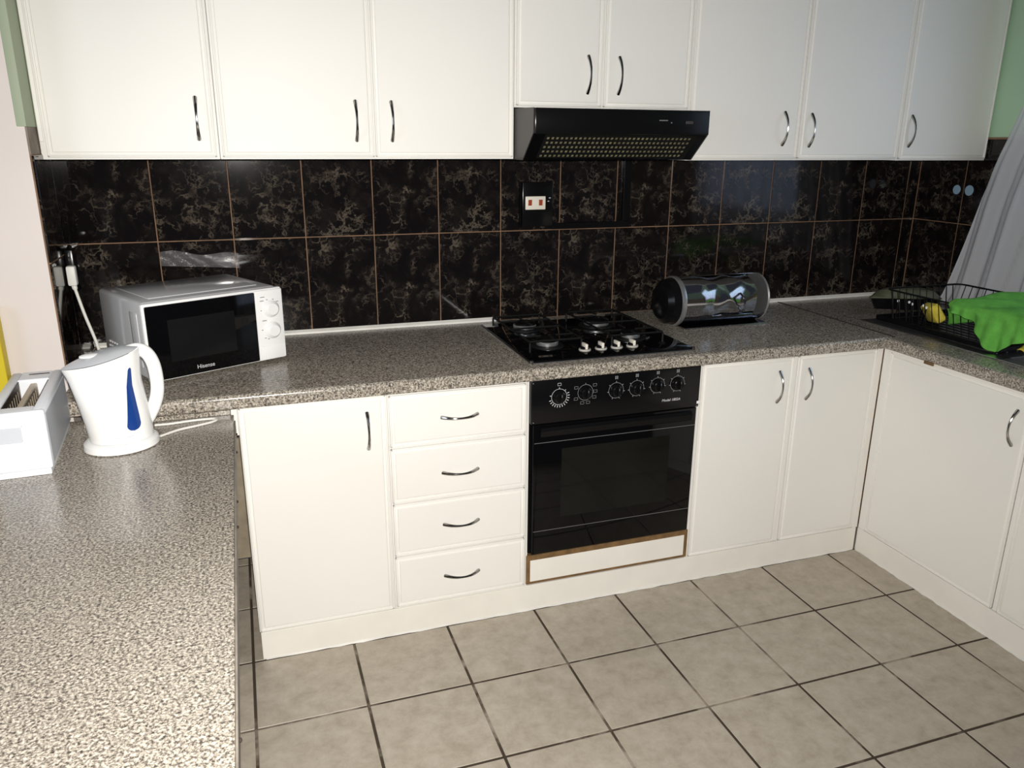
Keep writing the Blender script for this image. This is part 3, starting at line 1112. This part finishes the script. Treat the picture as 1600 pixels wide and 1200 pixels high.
# long shallow pressing on the left side
bm = newbm()
box(bm, 0.0022, 0.0046, 0.045, 0.10, 0.045, 0.200, 0.002, 2)
P('side_pressing', bm, M['mwshell'])

# ------------------------------------------------------------------ kettle
kt = thing('kettle', 'white electric jug kettle with a blue water gauge', 'kettle', (0.537, -0.838, ZL), R(14))
bm = newbm()
lathe(bm, [(0.080, 0.0004), (0.0845, 0.003), (0.083, 0.016), (0.076, 0.0225), (0.070, 0.0235)], (0.0, 0, 0), 'z', 40, 1.0, 0.92)
P('power_base', bm, M['white'], kt)
def lerp(tab, t):
    for (a, va_), (b, vb_) in zip(tab, tab[1:]):
        if t <= b:
            f = (t - a) / (b - a)
            f = max(0.0, min(1.0, f))
            return va_ + (vb_ - va_) * f
    return tab[-1][1]
def k_surf(u, t, off=0.0):
    """u angle, t 0..1 height"""
    xl = lerp([(0, -0.068), (0.25, -0.074), (0.6, -0.085), (0.85, -0.094), (1, -0.104)], t) - off
    xr = lerp([(0, 0.074), (0.3, 0.070), (0.65, 0.062), (1, 0.066)], t) + off
    ry = lerp([(0, 0.066), (0.5, 0.064), (1, 0.060)], t) + off
    cx, rx = (xl + xr) / 2, (xr - xl) / 2
    c_, s_ = math.cos(u), math.sin(u)
    x = cx + rx * c_
    y = ry * s_
    if c_ < 0:
        y *= 1 - 0.38 * (t ** 3) * c_ * c_
    h = 0.207 + 0.036 * (x + 0.10) / 0.17
    return Vector((x, y, 0.0245 + t * (h - 0.0245)))
bm = newbm()
N = 48
rings = [[k_surf(2 * PI * k / N, i / 16) for k in range(N)] for i in range(17)]
ring_surface(bm, rings, True, True, False)
P('jug', bm, M['white'], kt)
bm = newbm()
def lid_pt(u, q):
    e = k_surf(u, 1.0, -0.0015)
    c0 = Vector((-0.012, 0, 0.0))
    x = c0.x + (e.x - c0.x) * q
    y = e.y * q
    zrim = 0.207 + 0.036 * (x + 0.10) / 0.17
    return Vector((x, y, zrim + 0.001 + 0.013 * (1 - q ** 2.4)))
rings = [[lid_pt(2 * PI * k / N, q) for k in range(N)] for q in (1.0, 0.97, 0.9, 0.75, 0.55, 0.3, 0.05)]
ring_surface(bm, rings, True, False, True)
ld = P('lid', bm, M['whitelid'], kt, 'grey white hinged lid')
bm = newbm()
lathe(bm, [(0.024, 0.0), (0.023, 0.0035), (0.017, 0.006), (0.004, 0.007)], (-0.034, -0.004, 0.2300), 'z', 24, 1.25, 0.7)
P('lid_thumb_rest', bm, M['white'], ld)
bm = newbm()
hp = smooth_path([(0.040, 0, 0.2300), (0.062, 0, 0.2330), (0.080, 0, 0.222), (0.0915, 0, 0.196), (0.0955, 0, 0.160), (0.0935, 0, 0.124), (0.084, 0, 0.092), (0.070, 0, 0.066), (0.060, 0, 0.052)], 6)
tube(bm, hp, [0.0118] * len(hp), 14, 1.35)
P('grip', bm, M['white'], kt)
# blue gauge wrapped on the jug wall facing the camera
bm = newbm()
def gauge(a, b):
    t = 0.135 + 0.715 * b
    if b < 0.10:
        hw = 0.0155 * math.sqrt(max(0.0, 1 - ((0.10 - b) / 0.10) ** 2))
    else:
        hw = 0.0155 - 0.0118 * ((b - 0.10) / 0.90) ** 0.9
    if b > 0.96:
        hw *= math.sqrt(max(0.0, 1 - ((b - 0.96) / 0.04) ** 2))
    uc = R(290) + R(17) * b
    lean = R(9) * (1 - b) * (a - 0.5)
    u = uc + (a - 0.5) * 2 * hw / 0.066 + lean * 0
    return k_surf(u, t, 0.0016)
grid(bm, gauge, 8, 70)
P('water_gauge', bm, M['blue'], kt, 'blue water level window')
bm = newbm()
def scr(a, b):
    return k_surf(R(270) + (a - 0.5) * 0.55, 0.072 + 0.010 * math.sin(a * 22) * 0.4 + b * 0.012, 0.0007)
grid(bm, scr, 24, 1)
P('script_print', bm, M['toastermetal'], kt)

# kettle cord: joined to the kettle base
bm = tube(newbm(), smooth_path([(0.620, -0.812, ZL + 0.0035), (0.66, -0.778, ZL + 0.0034), (0.70, -0.760, ZL + 0.0034), (0.738, -0.742, ZL + 0.0034), (0.752, -0.725, ZL + 0.0034), (0.738, -0.7135, ZL + 0.0034), (0.69, -0.7140, ZL + 0.0034), (0.64, -0.722, ZL + 0.0034), (0.600, -0.722, ZL + 0.0034)], 7), 0.0031, 8)
inv = (Matrix.Translation(kt.location) @ Matrix.Rotation(R(14), 4, 'Z')).inverted()
for v in bm.verts:
    v.co = inv @ v.co
P('cord', bm, M['cord'], kt, 'white looped cord on the worktop')

# ------------------------------------------------------------------ toaster
tt = thing('toaster', 'white two-slot toaster at the left edge of the photo', 'toaster', (0.358, -0.982, ZL), R(3.5))
TW, TL, TH2 = 0.112, 0.345, 0.150
bm = newbm()
# hollow-topped body: two long walls, middle and ends
ZS = 0.012
box(bm, -TW / 2, -0.033, 0.012, TL, ZS, TH2, 0.006, 2)
box(bm, 0.033, TW / 2, 0.012, TL, ZS, TH2, 0.006, 2)
box(bm, -0.034, 0.034, 0.012, 0.042, ZS, TH2 - 0.0008, 0.002)
box(bm, -0.034, 0.034, TL - 0.075, TL - 0.0005, ZS, TH2 - 0.0008, 0.002)
P('body', bm, M['toaster'], tt)
P('slot_floor', lbox(-0.0335, 0.0335, 0.0405, TL - 0.0745, 0.02, 0.075), M['slotdark'], tt)
P('slot_divider', lbox(-0.0075, 0.0075, 0.0425, TL - 0.0755, 0.0755, TH2 - 0.010, 0.002), M['slotbar'], tt)
for sx in (-1, 1):
    P('slot_liner', lbox(sx * 0.0328, sx * 0.0312, 0.0425, TL - 0.0755, 0.0755, TH2 - 0.004), M['slotdark'], tt)
for sx in (-0.0315, -0.009, 0.009, 0.0315):
    bm = newbm()
    for k in range(9):
        y = 0.055 + k * 0.025
        tube(bm, [(sx * 0.93, y, 0.078), (sx * 0.93, y, TH2 - 0.018)], 0.0009, 5)
    P('guard_wires', bm, M['slotbar'], tt)
fr_ = newbm()
box(fr_, -TW / 2 - 0.002, TW / 2 + 0.002, -0.006, 0.0125, 0.014, TH2 + 0.001, 0.006, 3)
P('end_cap', fr_, M['toaster'], tt)
P('lever_recess', lbox(-0.044, 0.010, -0.0072, -0.0058, 0.083, 0.118, 0.0006), M['toastermetal'], tt)
bm = newbm()
for a in ((-0.047, 0.013, 0.118, 0.1205), (-0.047, 0.013, 0.0805, 0.083), (-0.047, -0.0445, 0.0805, 0.1205), (0.0105, 0.013, 0.0805, 0.1205)):
    box(bm, a[0], a[1], -0.0085, -0.0058, a[2], a[3], 0.0005)
P('recess_frame', bm, M['toaster'], tt)
P('plinth', lbox(-TW / 2 + 0.006, TW / 2 - 0.003, -0.002, TL - 0.01, 0.0004, 0.0142, 0.001), M['toaster'], tt)
P('side_panel', lbox(TW / 2 - 0.001, TW / 2 + 0.0012, 0.016, TL - 0.012, 0.018, TH2 - 0.014, 0.0008), M['toastermetal'], tt)
P('top_slit', lbox(-0.015, 0.030, TL - 0.030, TL - 0.025, TH2 - 0.001, TH2 + 0.0004), M['slotdark'], tt)

yb = newbm()
box(yb, 0.100, 0.2250, -0.480, -0.438, ZL + 0.0003, 1.09, 0.0015)
solid('carton', yb, M['yellowbox'], 'yellow carton standing against the pinkish wall behind the toaster', 'carton', (0.16, -0.459, ZL))

# ------------------------------------------------------------------ sockets
so = thing('wall_socket', 'black surface-mounted socket with white switch plate on tiles under the hood', 'socket', (1.91, -0.006, 1.213))
bm = newbm()
box(bm, 1.852, 1.972, -0.0063, -0.034, 1.213, 1.375, 0.003, 2)
part('back_box', bm, M['blackplastic'], so)
bm = newbm()
box(bm, 1.846, 1.851, -0.0063, -0.024, 1.214, 1.374, 0.0015)
part('side_lip', bm, M['black'], so)
bm = newbm()
box(bm, 1.862, 1.941, -0.0345, -0.038, 1.276, 1.324, 0.002, 2)
sp = part('switch_plate', bm, M['socketwhite'], so, label='ivory switch plate')
for x in (1.879, 1.921):
    bm = newbm()
    prism(bm, [(-0.0382, 1.291), (-0.041, 1.291), (-0.0435, 1.312), (-0.0382, 1.312)], x - 0.0065, x + 0.0065)
    part('rocker_switch', bm, M['red'], sp, label='red rocker')
bm = newbm()
box(bm, 1.955, 1.962, -0.0342, -0.036, 1.316, 1.319)
box(bm, 1.950, 1.956, -0.0342, -0.036, 1.304, 1.307)
part('print_dots', bm, M['whiteprint'], so)
cn = thing('cable_trunking', 'black cable trunking from the socket up to the extractor hood', 'trunking', (2.14, -0.006, 1.2))
bm = newbm()
box(bm, 1.973, 2.300, -0.0063, -0.022, 1.200, 1.223, 0.001)
part('trunk_run', bm, M['blackplastic'], cn)
bm = newbm()
box(bm, 2.270, 2.300, -0.0063, -0.022, 1.2235, 1.462, 0.001)
part('trunk_riser', bm, M['blackplastic'], cn)

ls = thing('wall_socket', 'black socket box in the left corner above the kettle', 'socket', (0.37, -0.2, 1.09))
bm = newbm()
box(bm, XL + 0.0063, XL + 0.030, -0.155, -0.262, 1.088, 1.212, 0.004, 2)
part('back_box', bm, M['blackplastic'], ls)
bm = newbm()
tube(bm, [(XL + 0.018, -0.250, 1.214), (XL + 0.024, -0.262, 1.222), (XL + 0.028, -0.268, 1.212)], 0.005, 8)
part('latch', bm, M['blackplastic'], ls)
pl = thing('plug', 'white plug with cord hanging from the black corner socket', 'plug', (0.385, -0.275, 1.10))
bm = newbm()
box(bm, XL + 0.009, XL + 0.034, -0.2625, -0.292, 1.110, 1.168, 0.006, 2)
part('plug_body', bm, M['cord'], pl)
bm = newbm()
pth = smooth_path([(XL + 0.022, -0.277, 1.111), (XL + 0.026, -0.278, 1.09), (XL + 0.040, -0.282, 1.02), (XL + 0.060, -0.29, 0.94), (XL + 0.072, -0.30, 0.872), (XL + 0.09, -0.33, 0.8628), (XL + 0.115, -0.40, 0.8625)], 6)
tube(bm, pth, [0.0072 if i < 5 else 0.0044 for i in range(len(pth))], 8)
part('cord', bm, M['cord'], pl)

# ------------------------------------------------------------------ clear tape on the tiles
bm = newbm()
def tape(a, b):
    x = 0.597 + 0.245 * a
    z = 1.118 - 0.010 * a + (0.046 + 0.006 * math.sin(9 * a)) * (b - 0.0) - 0.006 * a
    y = -0.0072 - 0.0016 * abs(math.sin(14 * a + 4 * b)) - 0.003 * (a ** 3) * abs(math.sin(3 * b + 5 * a))
    return Vector((x, y, z))
grid(bm, tape, 40, 8)
solid('tape_strip', bm, M['tape'], 'strip of clear packing tape stuck on the tiles behind the microwave', 'tape', (0.72, -0.007, 1.13))

# ------------------------------------------------------------------ bread bin
bb = thing('bread_bin', 'polished steel barrel bread bin with black end beside the hob', 'bread bin', (2.53, -0.285, ZC))
RB = 0.090
CY, CZ = -0.285, ZC + RB + 0.004
bm = newbm()
lathe(bm, [(RB * 0.30, -0.050), (RB * 0.70, -0.045), (RB * 0.90, -0.028), (RB * 0.97, 0.004)], (2.352, CY, CZ), 'x', 40)
part('end_cap', bm, M['blackplastic'], bb, label='black plastic end')
bm = newbm()
lathe(bm, [(RB * 0.975, 0.000), (RB * 1.03, 0.003), (RB * 1.04, 0.010), (RB * 1.03, 0.017), (RB * 0.975, 0.020)], (2.352, CY, CZ), 'x', 48, cap0=False, cap1=False)
part('end_rim', bm, M['alu'], bb)
bm = newbm()
def arc_shell(bm, x0, x1, r, t0, t1, n=36, nx=6, th=0.0015, dent=lambda x, t: 0.0):
    rings = []
    for i in range(n + 1):
        t = t0 + (t1 - t0) * i / n
        row = []
        for q in range(nx + 1):
            x = x0 + (x1 - x0) * q / nx
            rd = r + dent(x, t)
            row.append(Vector((x, CY - rd * math.cos(t), CZ + rd * math.sin(t))))
        for q in range(nx, -1, -1):
            x = x0 + (x1 - x0) * q / nx
            rd = r - th + dent(x, t)
            row.append(Vector((x, CY - rd * math.cos(t), CZ + rd * math.sin(t))))
        rings.append(row)
    ring_surface(bm, rings, True, True, True)
# t = 0 front, 90 top, 180 back, 270 bottom
arc_shell(bm, 2.368, 2.722, RB * 0.985, R(100), R(325), 36, 4)
part('body_shell', bm, M['polished'], bb)
bm = newbm()
def lid_dent(x, t):
    f = max(0.0, min(1.0, (x - 2.44) / 0.05))
    return -0.0045 * f * abs(math.sin((x - 2.44) * 24 + 1.9 * t)) ** 0.7 - 0.003 * f * abs(math.sin(x * 31 - 2.6 * t))
arc_shell(bm, 2.372, 2.672, RB * 0.975, R(-38), R(112), 40, 26, 0.0015, lid_dent)
lid = part('roll_lid', bm, M['polished'], bb)
bm = newbm()
tube(bm, smooth_path([(2.600, CY - 0.078, CZ + 0.030), (2.600, CY - 0.103, CZ + 0.020), (2.602, CY - 0.108, CZ - 0.004), (2.604, CY - 0.100, CZ - 0.030), (2.604, CY - 0.078, CZ - 0.037)], 5), 0.0042, 8)
part('lid_grip', bm, M['polished'], lid)
bm = newbm()
lathe(bm, [(RB * 0.97, -0.006), (RB * 1.0, 0.0), (RB * 0.95, 0.004), (RB * 0.2, 0.005)], (2.724, CY, CZ), 'x', 40)
part('end_plate', bm, M['alu'], bb)
bm = newbm()
box(bm, 2.370, 2.730, CY - 0.082, CY + 0.075, ZC + 0.0004, ZC + 0.006, 0.001)
part('base_plate', bm, M['polished'], bb)

# ------------------------------------------------------------------ sink, tray, rack, cloth
sk = thing('sink', 'inset stainless steel sink with drainer under the dish rack', 'sink', (3.36, -1.0, ZC))
bm = newbm()
SX0, SX1, SY0, SY1 = 3.118, 3.610, -0.42, -1.60
zz = ZC + 0.0003
for a in ((SX0, BX0 + 0.006, BY0, BY1), (BX1 - 0.006, SX1, BY0, BY1), (SX0, SX1, SY0, BY0 - 0.006), (SX0, SX1, BY1 + 0.006, SY1)):
    box(bm, a[0], a[1], a[2], a[3], zz, zz + 0.003, 0.0008)
part('rim', bm, M['steel'], sk)
bm = newbm()
bx0, bx1, by0, by1 = BX0 + 0.004, BX1 - 0.004, BY0 - 0.004, BY1 + 0.004
ZBOT = 0.70
box(bm, bx0, bx0 + 0.002, by0, by1, ZBOT, zz)
box(bm, bx1 - 0.002, bx1, by0, by1, ZBOT, zz)
box(bm, bx0, bx1, by0, by0 - 0.002, ZBOT, zz)
box(bm, bx0, bx1, by1 + 0.002, by1, ZBOT, zz)
box(bm, bx0, bx1, by0, by1, ZBOT - 0.002, ZBOT)
part('bowl', bm, M['steel'], sk)
for k in range(9):
    bm = newbm()
    x = SX0 + 0.06 + k * 0.045
    tube(bm, [(x, -0.46, zz + 0.0025), (x, -0.98, zz + 0.0025)], 0.003, 6)
    part('drainer_rib', bm, M['steel'], sk)

ty = thing('drip_tray', 'black plastic drip tray under the wire dish rack', 'tray', (3.36, -0.7, ZC + 0.007))
bm = newbm()
zt_ = ZC + 0.0065
TX0, TX1, TY0, TY1 = 3.172, 3.585, -0.445, -0.985
box(bm, TX0, TX1, TY0, TY1, zt_, zt_ + 0.003, 0.001)
part('tray_floor', bm, M['blackplastic'], ty)
bm = newbm()
for a in ((TX0, TX0 + 0.004, TY0, TY1), (TX1 - 0.004, TX1, TY0, TY1), (TX0, TX1, TY0, TY0 - 0.004), (TX0, TX1, TY1 + 0.004, TY1)):
    box(bm, a[0], a[1], a[2], a[3], zt_ + 0.003, zt_ + 0.018, 0.0012)
part('tray_edge', bm, M['blackplastic'], ty)

rk = thing('dish_rack', 'black wire dish rack on the drainer under the green cloth', 'dish rack', (3.37, -0.7, zt_ + 0.0032))
RX0, RX1, RY0, RY1 = 3.190, 3.560, -0.455, -0.955
ZB0, ZB1 = zt_ + 0.0062, 0.985
def loop(x0, x1, y0, y1, z, r=0.03):
    pts = []
    for cx, cy, t0 in ((x1 - r, y0 - r, 0), (x0 + r, y0 - r, 90), (x0 + r, y1 + r, 180), (x1 - r, y1 + r, 270)):
        for i in range(5):
            t = R(t0 + 90 * i / 4)
            pts.append(Vector((cx + r * math.cos(t), cy + r * math.sin(t), z)))
    pts.append(pts[0].copy())
    return pts
bm = newbm()
tube(bm, loop(RX0, RX1, RY0, RY1, ZB1), 0.0032, 6)
rim = part('top_rim', bm, M['blackmatt'], rk)
bm = newbm()
tube(bm, loop(RX0 + 0.03, RX1 - 0.03, RY0 - 0.02, RY1 + 0.02, ZB0), 0.0030, 6)
part('base_ring', bm, M['blackmatt'], rk)
def wire(p0, p1, nm='wire', r=0.0017):
    bm = newbm()
    tube(bm, [p0, p1], r, 5)
    part(nm, bm, M['blackmatt'], rk)
for k in range(15):
    y = RY0 - 0.03 - k * (0.44 / 14)
    wire((RX0, y, ZB1), (RX0 + 0.03, y, ZB0))
    wire((RX1, y, ZB1), (RX1 - 0.03, y, ZB0))
for k in range(10):
    x = RX0 + 0.035 + k * (0.30 / 9)
    wire((x, RY0, ZB1), (x, RY0 - 0.02, ZB0))
    wire((x, RY1, ZB1), (x, RY1 + 0.02, ZB0))
for k in range(8):
    x = RX0 + 0.06 + k * (0.25 / 7)
    wire((x, RY0 - 0.02, ZB0), (x, RY1 + 0.02, ZB0), 'base_wire')
for k in range(6):
    y = RY0 - 0.035 - k * 0.034
    x = RX0 + 0.035 + (k % 2) * 0.02
    bm = newbm()
    tube(bm, [(x, y, ZB0), (x, y, 0.938)], 0.0018, 5)
    pr = part('prong', bm, M['blackmatt'], rk)
    bm = newbm()
    lathe(bm, [(0.002, 0.0), (0.0042, 0.002), (0.0042, 0.008), (0.0015, 0.010)], (x, y, 0.9365), 'z', 8)
    part('prong_tip', bm, M['white'], pr, label='white tip')

# olive lid leaning over the rack end
ol = thing('pot_lid', 'olive grey shallow plastic lid at the corner end of the dish rack', 'lid', (3.40, -0.36, 0.90))
bm = newbm()
TM_ = Matrix.Translation((3.400, -0.352, 0.915)) @ Euler((R(-9), R(4), 0)).to_matrix().to_4x4()
prof = [(0.168, 0.0), (0.170, 0.004), (0.160, 0.010), (0.135, 0.030), (0.090, 0.043), (0.040, 0.048), (0.002, 0.049)]
lathe(bm, prof, (0, 0, 0), 'z', 36, 1.0, 0.50)
for v in bm.verts:
    v.co = TM_ @ v.co
part('lid_shell', bm, M['olive'], ol)
bm = newbm()
lathe(bm, [(0.142, -0.043), (0.150, -0.030), (0.163, -0.002)], (0, 0, 0), 'z', 36, 1.0, 0.48)
for v in bm.verts:
    v.co = TM_ @ v.co
part('lid_bowl', bm, M['blackplastic'], ol)

# sponge
bm = newbm()
box(bm, -0.055, 0.055, -0.035, 0.035, -0.018, 0.018, 0.009, 3)
T_ = Matrix.Translation((3.262, -0.625, 0.920)) @ Euler((R(58), R(8), R(62))).to_matrix().to_4x4()
for v in bm.verts:
    v.co = T_ @ v.co
solid('sponge', bm, M['sponge'], 'yellow sponge inside the wire dish rack', 'sponge', (3.262, -0.632, 0.885))

# green cloth over the rack: one continuous sheet, over the top then hanging down the front
bm = newbm()
def hem(y):
    tab = [(0.74, 0.962), (0.80, 0.958), (0.835, 0.948), (0.87, 0.918), (0.93, 0.8705), (0.95, 0.8668), (0.97, 0.874), (1.01, 0.908), (1.05, 0.922), (1.12, 0.93)]
    return lerp(tab, -y - 0.03)
def cloth(a, b):
    y = -0.765 - 0.345 * a
    yy = y + 0.02 * math.sin(b * 5) * (1 - b)
    fold = 0.006 * math.sin(a * 19 + b * 2.0) + 0.004 * math.sin(a * 41 + 1.3)
    if b < 0.55:
        f = b / 0.55
        x = 3.548 - (3.548 - 3.186) * f
        z = 0.9925 + 0.010 * math.sin(a * 7 + f * 4) ** 2 + 0.004 * math.sin(f * 9 + a * 5) + 0.006 * a
        yy = y + 0.055 * (1 - f) * (1 - a)
        return Vector((x, yy, z))
    f = (b - 0.55) / 0.45
    zt = 0.9905 + 0.004 * a
    z = zt + (hem(y) - zt) * f
    x = 3.1815 - 0.012 * math.sin(min(1, f * 3) * PI / 2) + fold * f * 1.6 - 0.018 * f * max(0, 1 - abs(y + 0.97) / 0.10)
    return Vector((x, yy, z))
grid(bm, cloth, 56, 60)
o = solid('cleaning_cloth', bm, M['cloth'], 'bright green microfibre cloth draped over the dish rack', 'cloth', (3.3, -0.92, 0.985), ang=80)
sm = o.modifiers.new('thickness', 'SOLIDIFY')
sm.thickness = 0.0025
sm.offset = 1.0
bm = newbm()
def flap(a, b):
    y = -0.700 - 0.11 * a
    x = 3.245 + 0.03 * b + 0.006 * math.sin(9 * a + 3 * b)
    z = 0.972 - 0.01 * (1 - a) * 2 - (0.064 - 0.02 * a) * b
    return Vector((x, y - 0.015 * b * (1 - a) * -1, z))
grid(bm, flap, 16, 10)
o = solid('cleaning_cloth', bm, M['cloth'], 'smaller end of green cloth tucked inside the dish rack by the sponge', 'cloth', (3.24, -0.75, 0.9), ang=80)
sm = o.modifiers.new('thickness', 'SOLIDIFY')
sm.thickness = 0.003
bm = newbm()
def ycl(a, b):
    y = -1.06 - 0.07 * a
    z = 0.934 - 0.018 * math.sin(PI * b * 0.5) + 0.004 * math.sin(9 * a)
    return Vector((3.215 - 0.055 * b, y, z - 0.020 * b))
grid(bm, ycl, 10, 6)
o = solid('dish_glove', bm, M['sponge'], 'yellow cloth edge showing below the green cloth by the sink', 'cloth', (3.19, -1.06, 0.90), ang=80)
o.name = 'dish_cloth'
sm = o.modifiers.new('thickness', 'SOLIDIFY')
sm.thickness = 0.003

# ------------------------------------------------------------------ right wall details
stg = 'round discs on the right-hand tiles'  # two flat pale blue discs laid on the tiles
for y, r_, lab in ((-0.215, 0.019, 'pale blue round sticker on the tiles, the one nearer the corner'), (-0.277, 0.021, 'pale blue round sticker on the tiles, the one nearer the curtain')):
    bm = newbm()
    lathe(bm, [(r_, -0.0078), (r_, -0.0068), (r_ * 0.98, -0.0064)], (XR, y, 1.335), 'x', 24)
    solid('wall_disc', bm, M['paleblue'], lab, 'disc', (XR - 0.007, y, 1.335), stg)

cu = thing('curtain', 'sheer white curtain hanging at the right edge over the tiles', 'curtain', (3.66, -0.8, 0.87))
def edge_y(z):
    return lerp([(0.865, -0.275), (0.92, -0.300), (1.10, -0.335), (1.30, -0.372), (1.45, -0.412), (1.54, -0.448), (1.67, -0.495), (1.85, -0.565), (2.2, -0.70)], z)
def curt(a, b):
    z = 0.866 + (2.2 - 0.866) * b
    y0 = edge_y(z)
    y = y0 + (-1.75 - y0) * a ** 1.1
    f = 0.5 + 0.5 * b
    x = 3.660 + 0.022 * math.sin(a * 58 + 1.5 * math.sin(b * 3)) + 0.010 * math.sin(a * 131 + b * 2) + 0.012 * math.sin(a * 23 + b * 4)
    return Vector((x - 0.01 * (1 - b), y, z))
bm = newbm()
grid(bm, curt, 150, 26)
part('curtain_panel', bm, M['curtain'], cu, ang=80)
bm = newbm()
tube(bm, [Vector((curt(0, q / 30).x, curt(0, q / 30).y, curt(0, q / 30).z)) for q in range(31)], 0.0035, 6)
part('hem', bm, M['curtain'], cu)
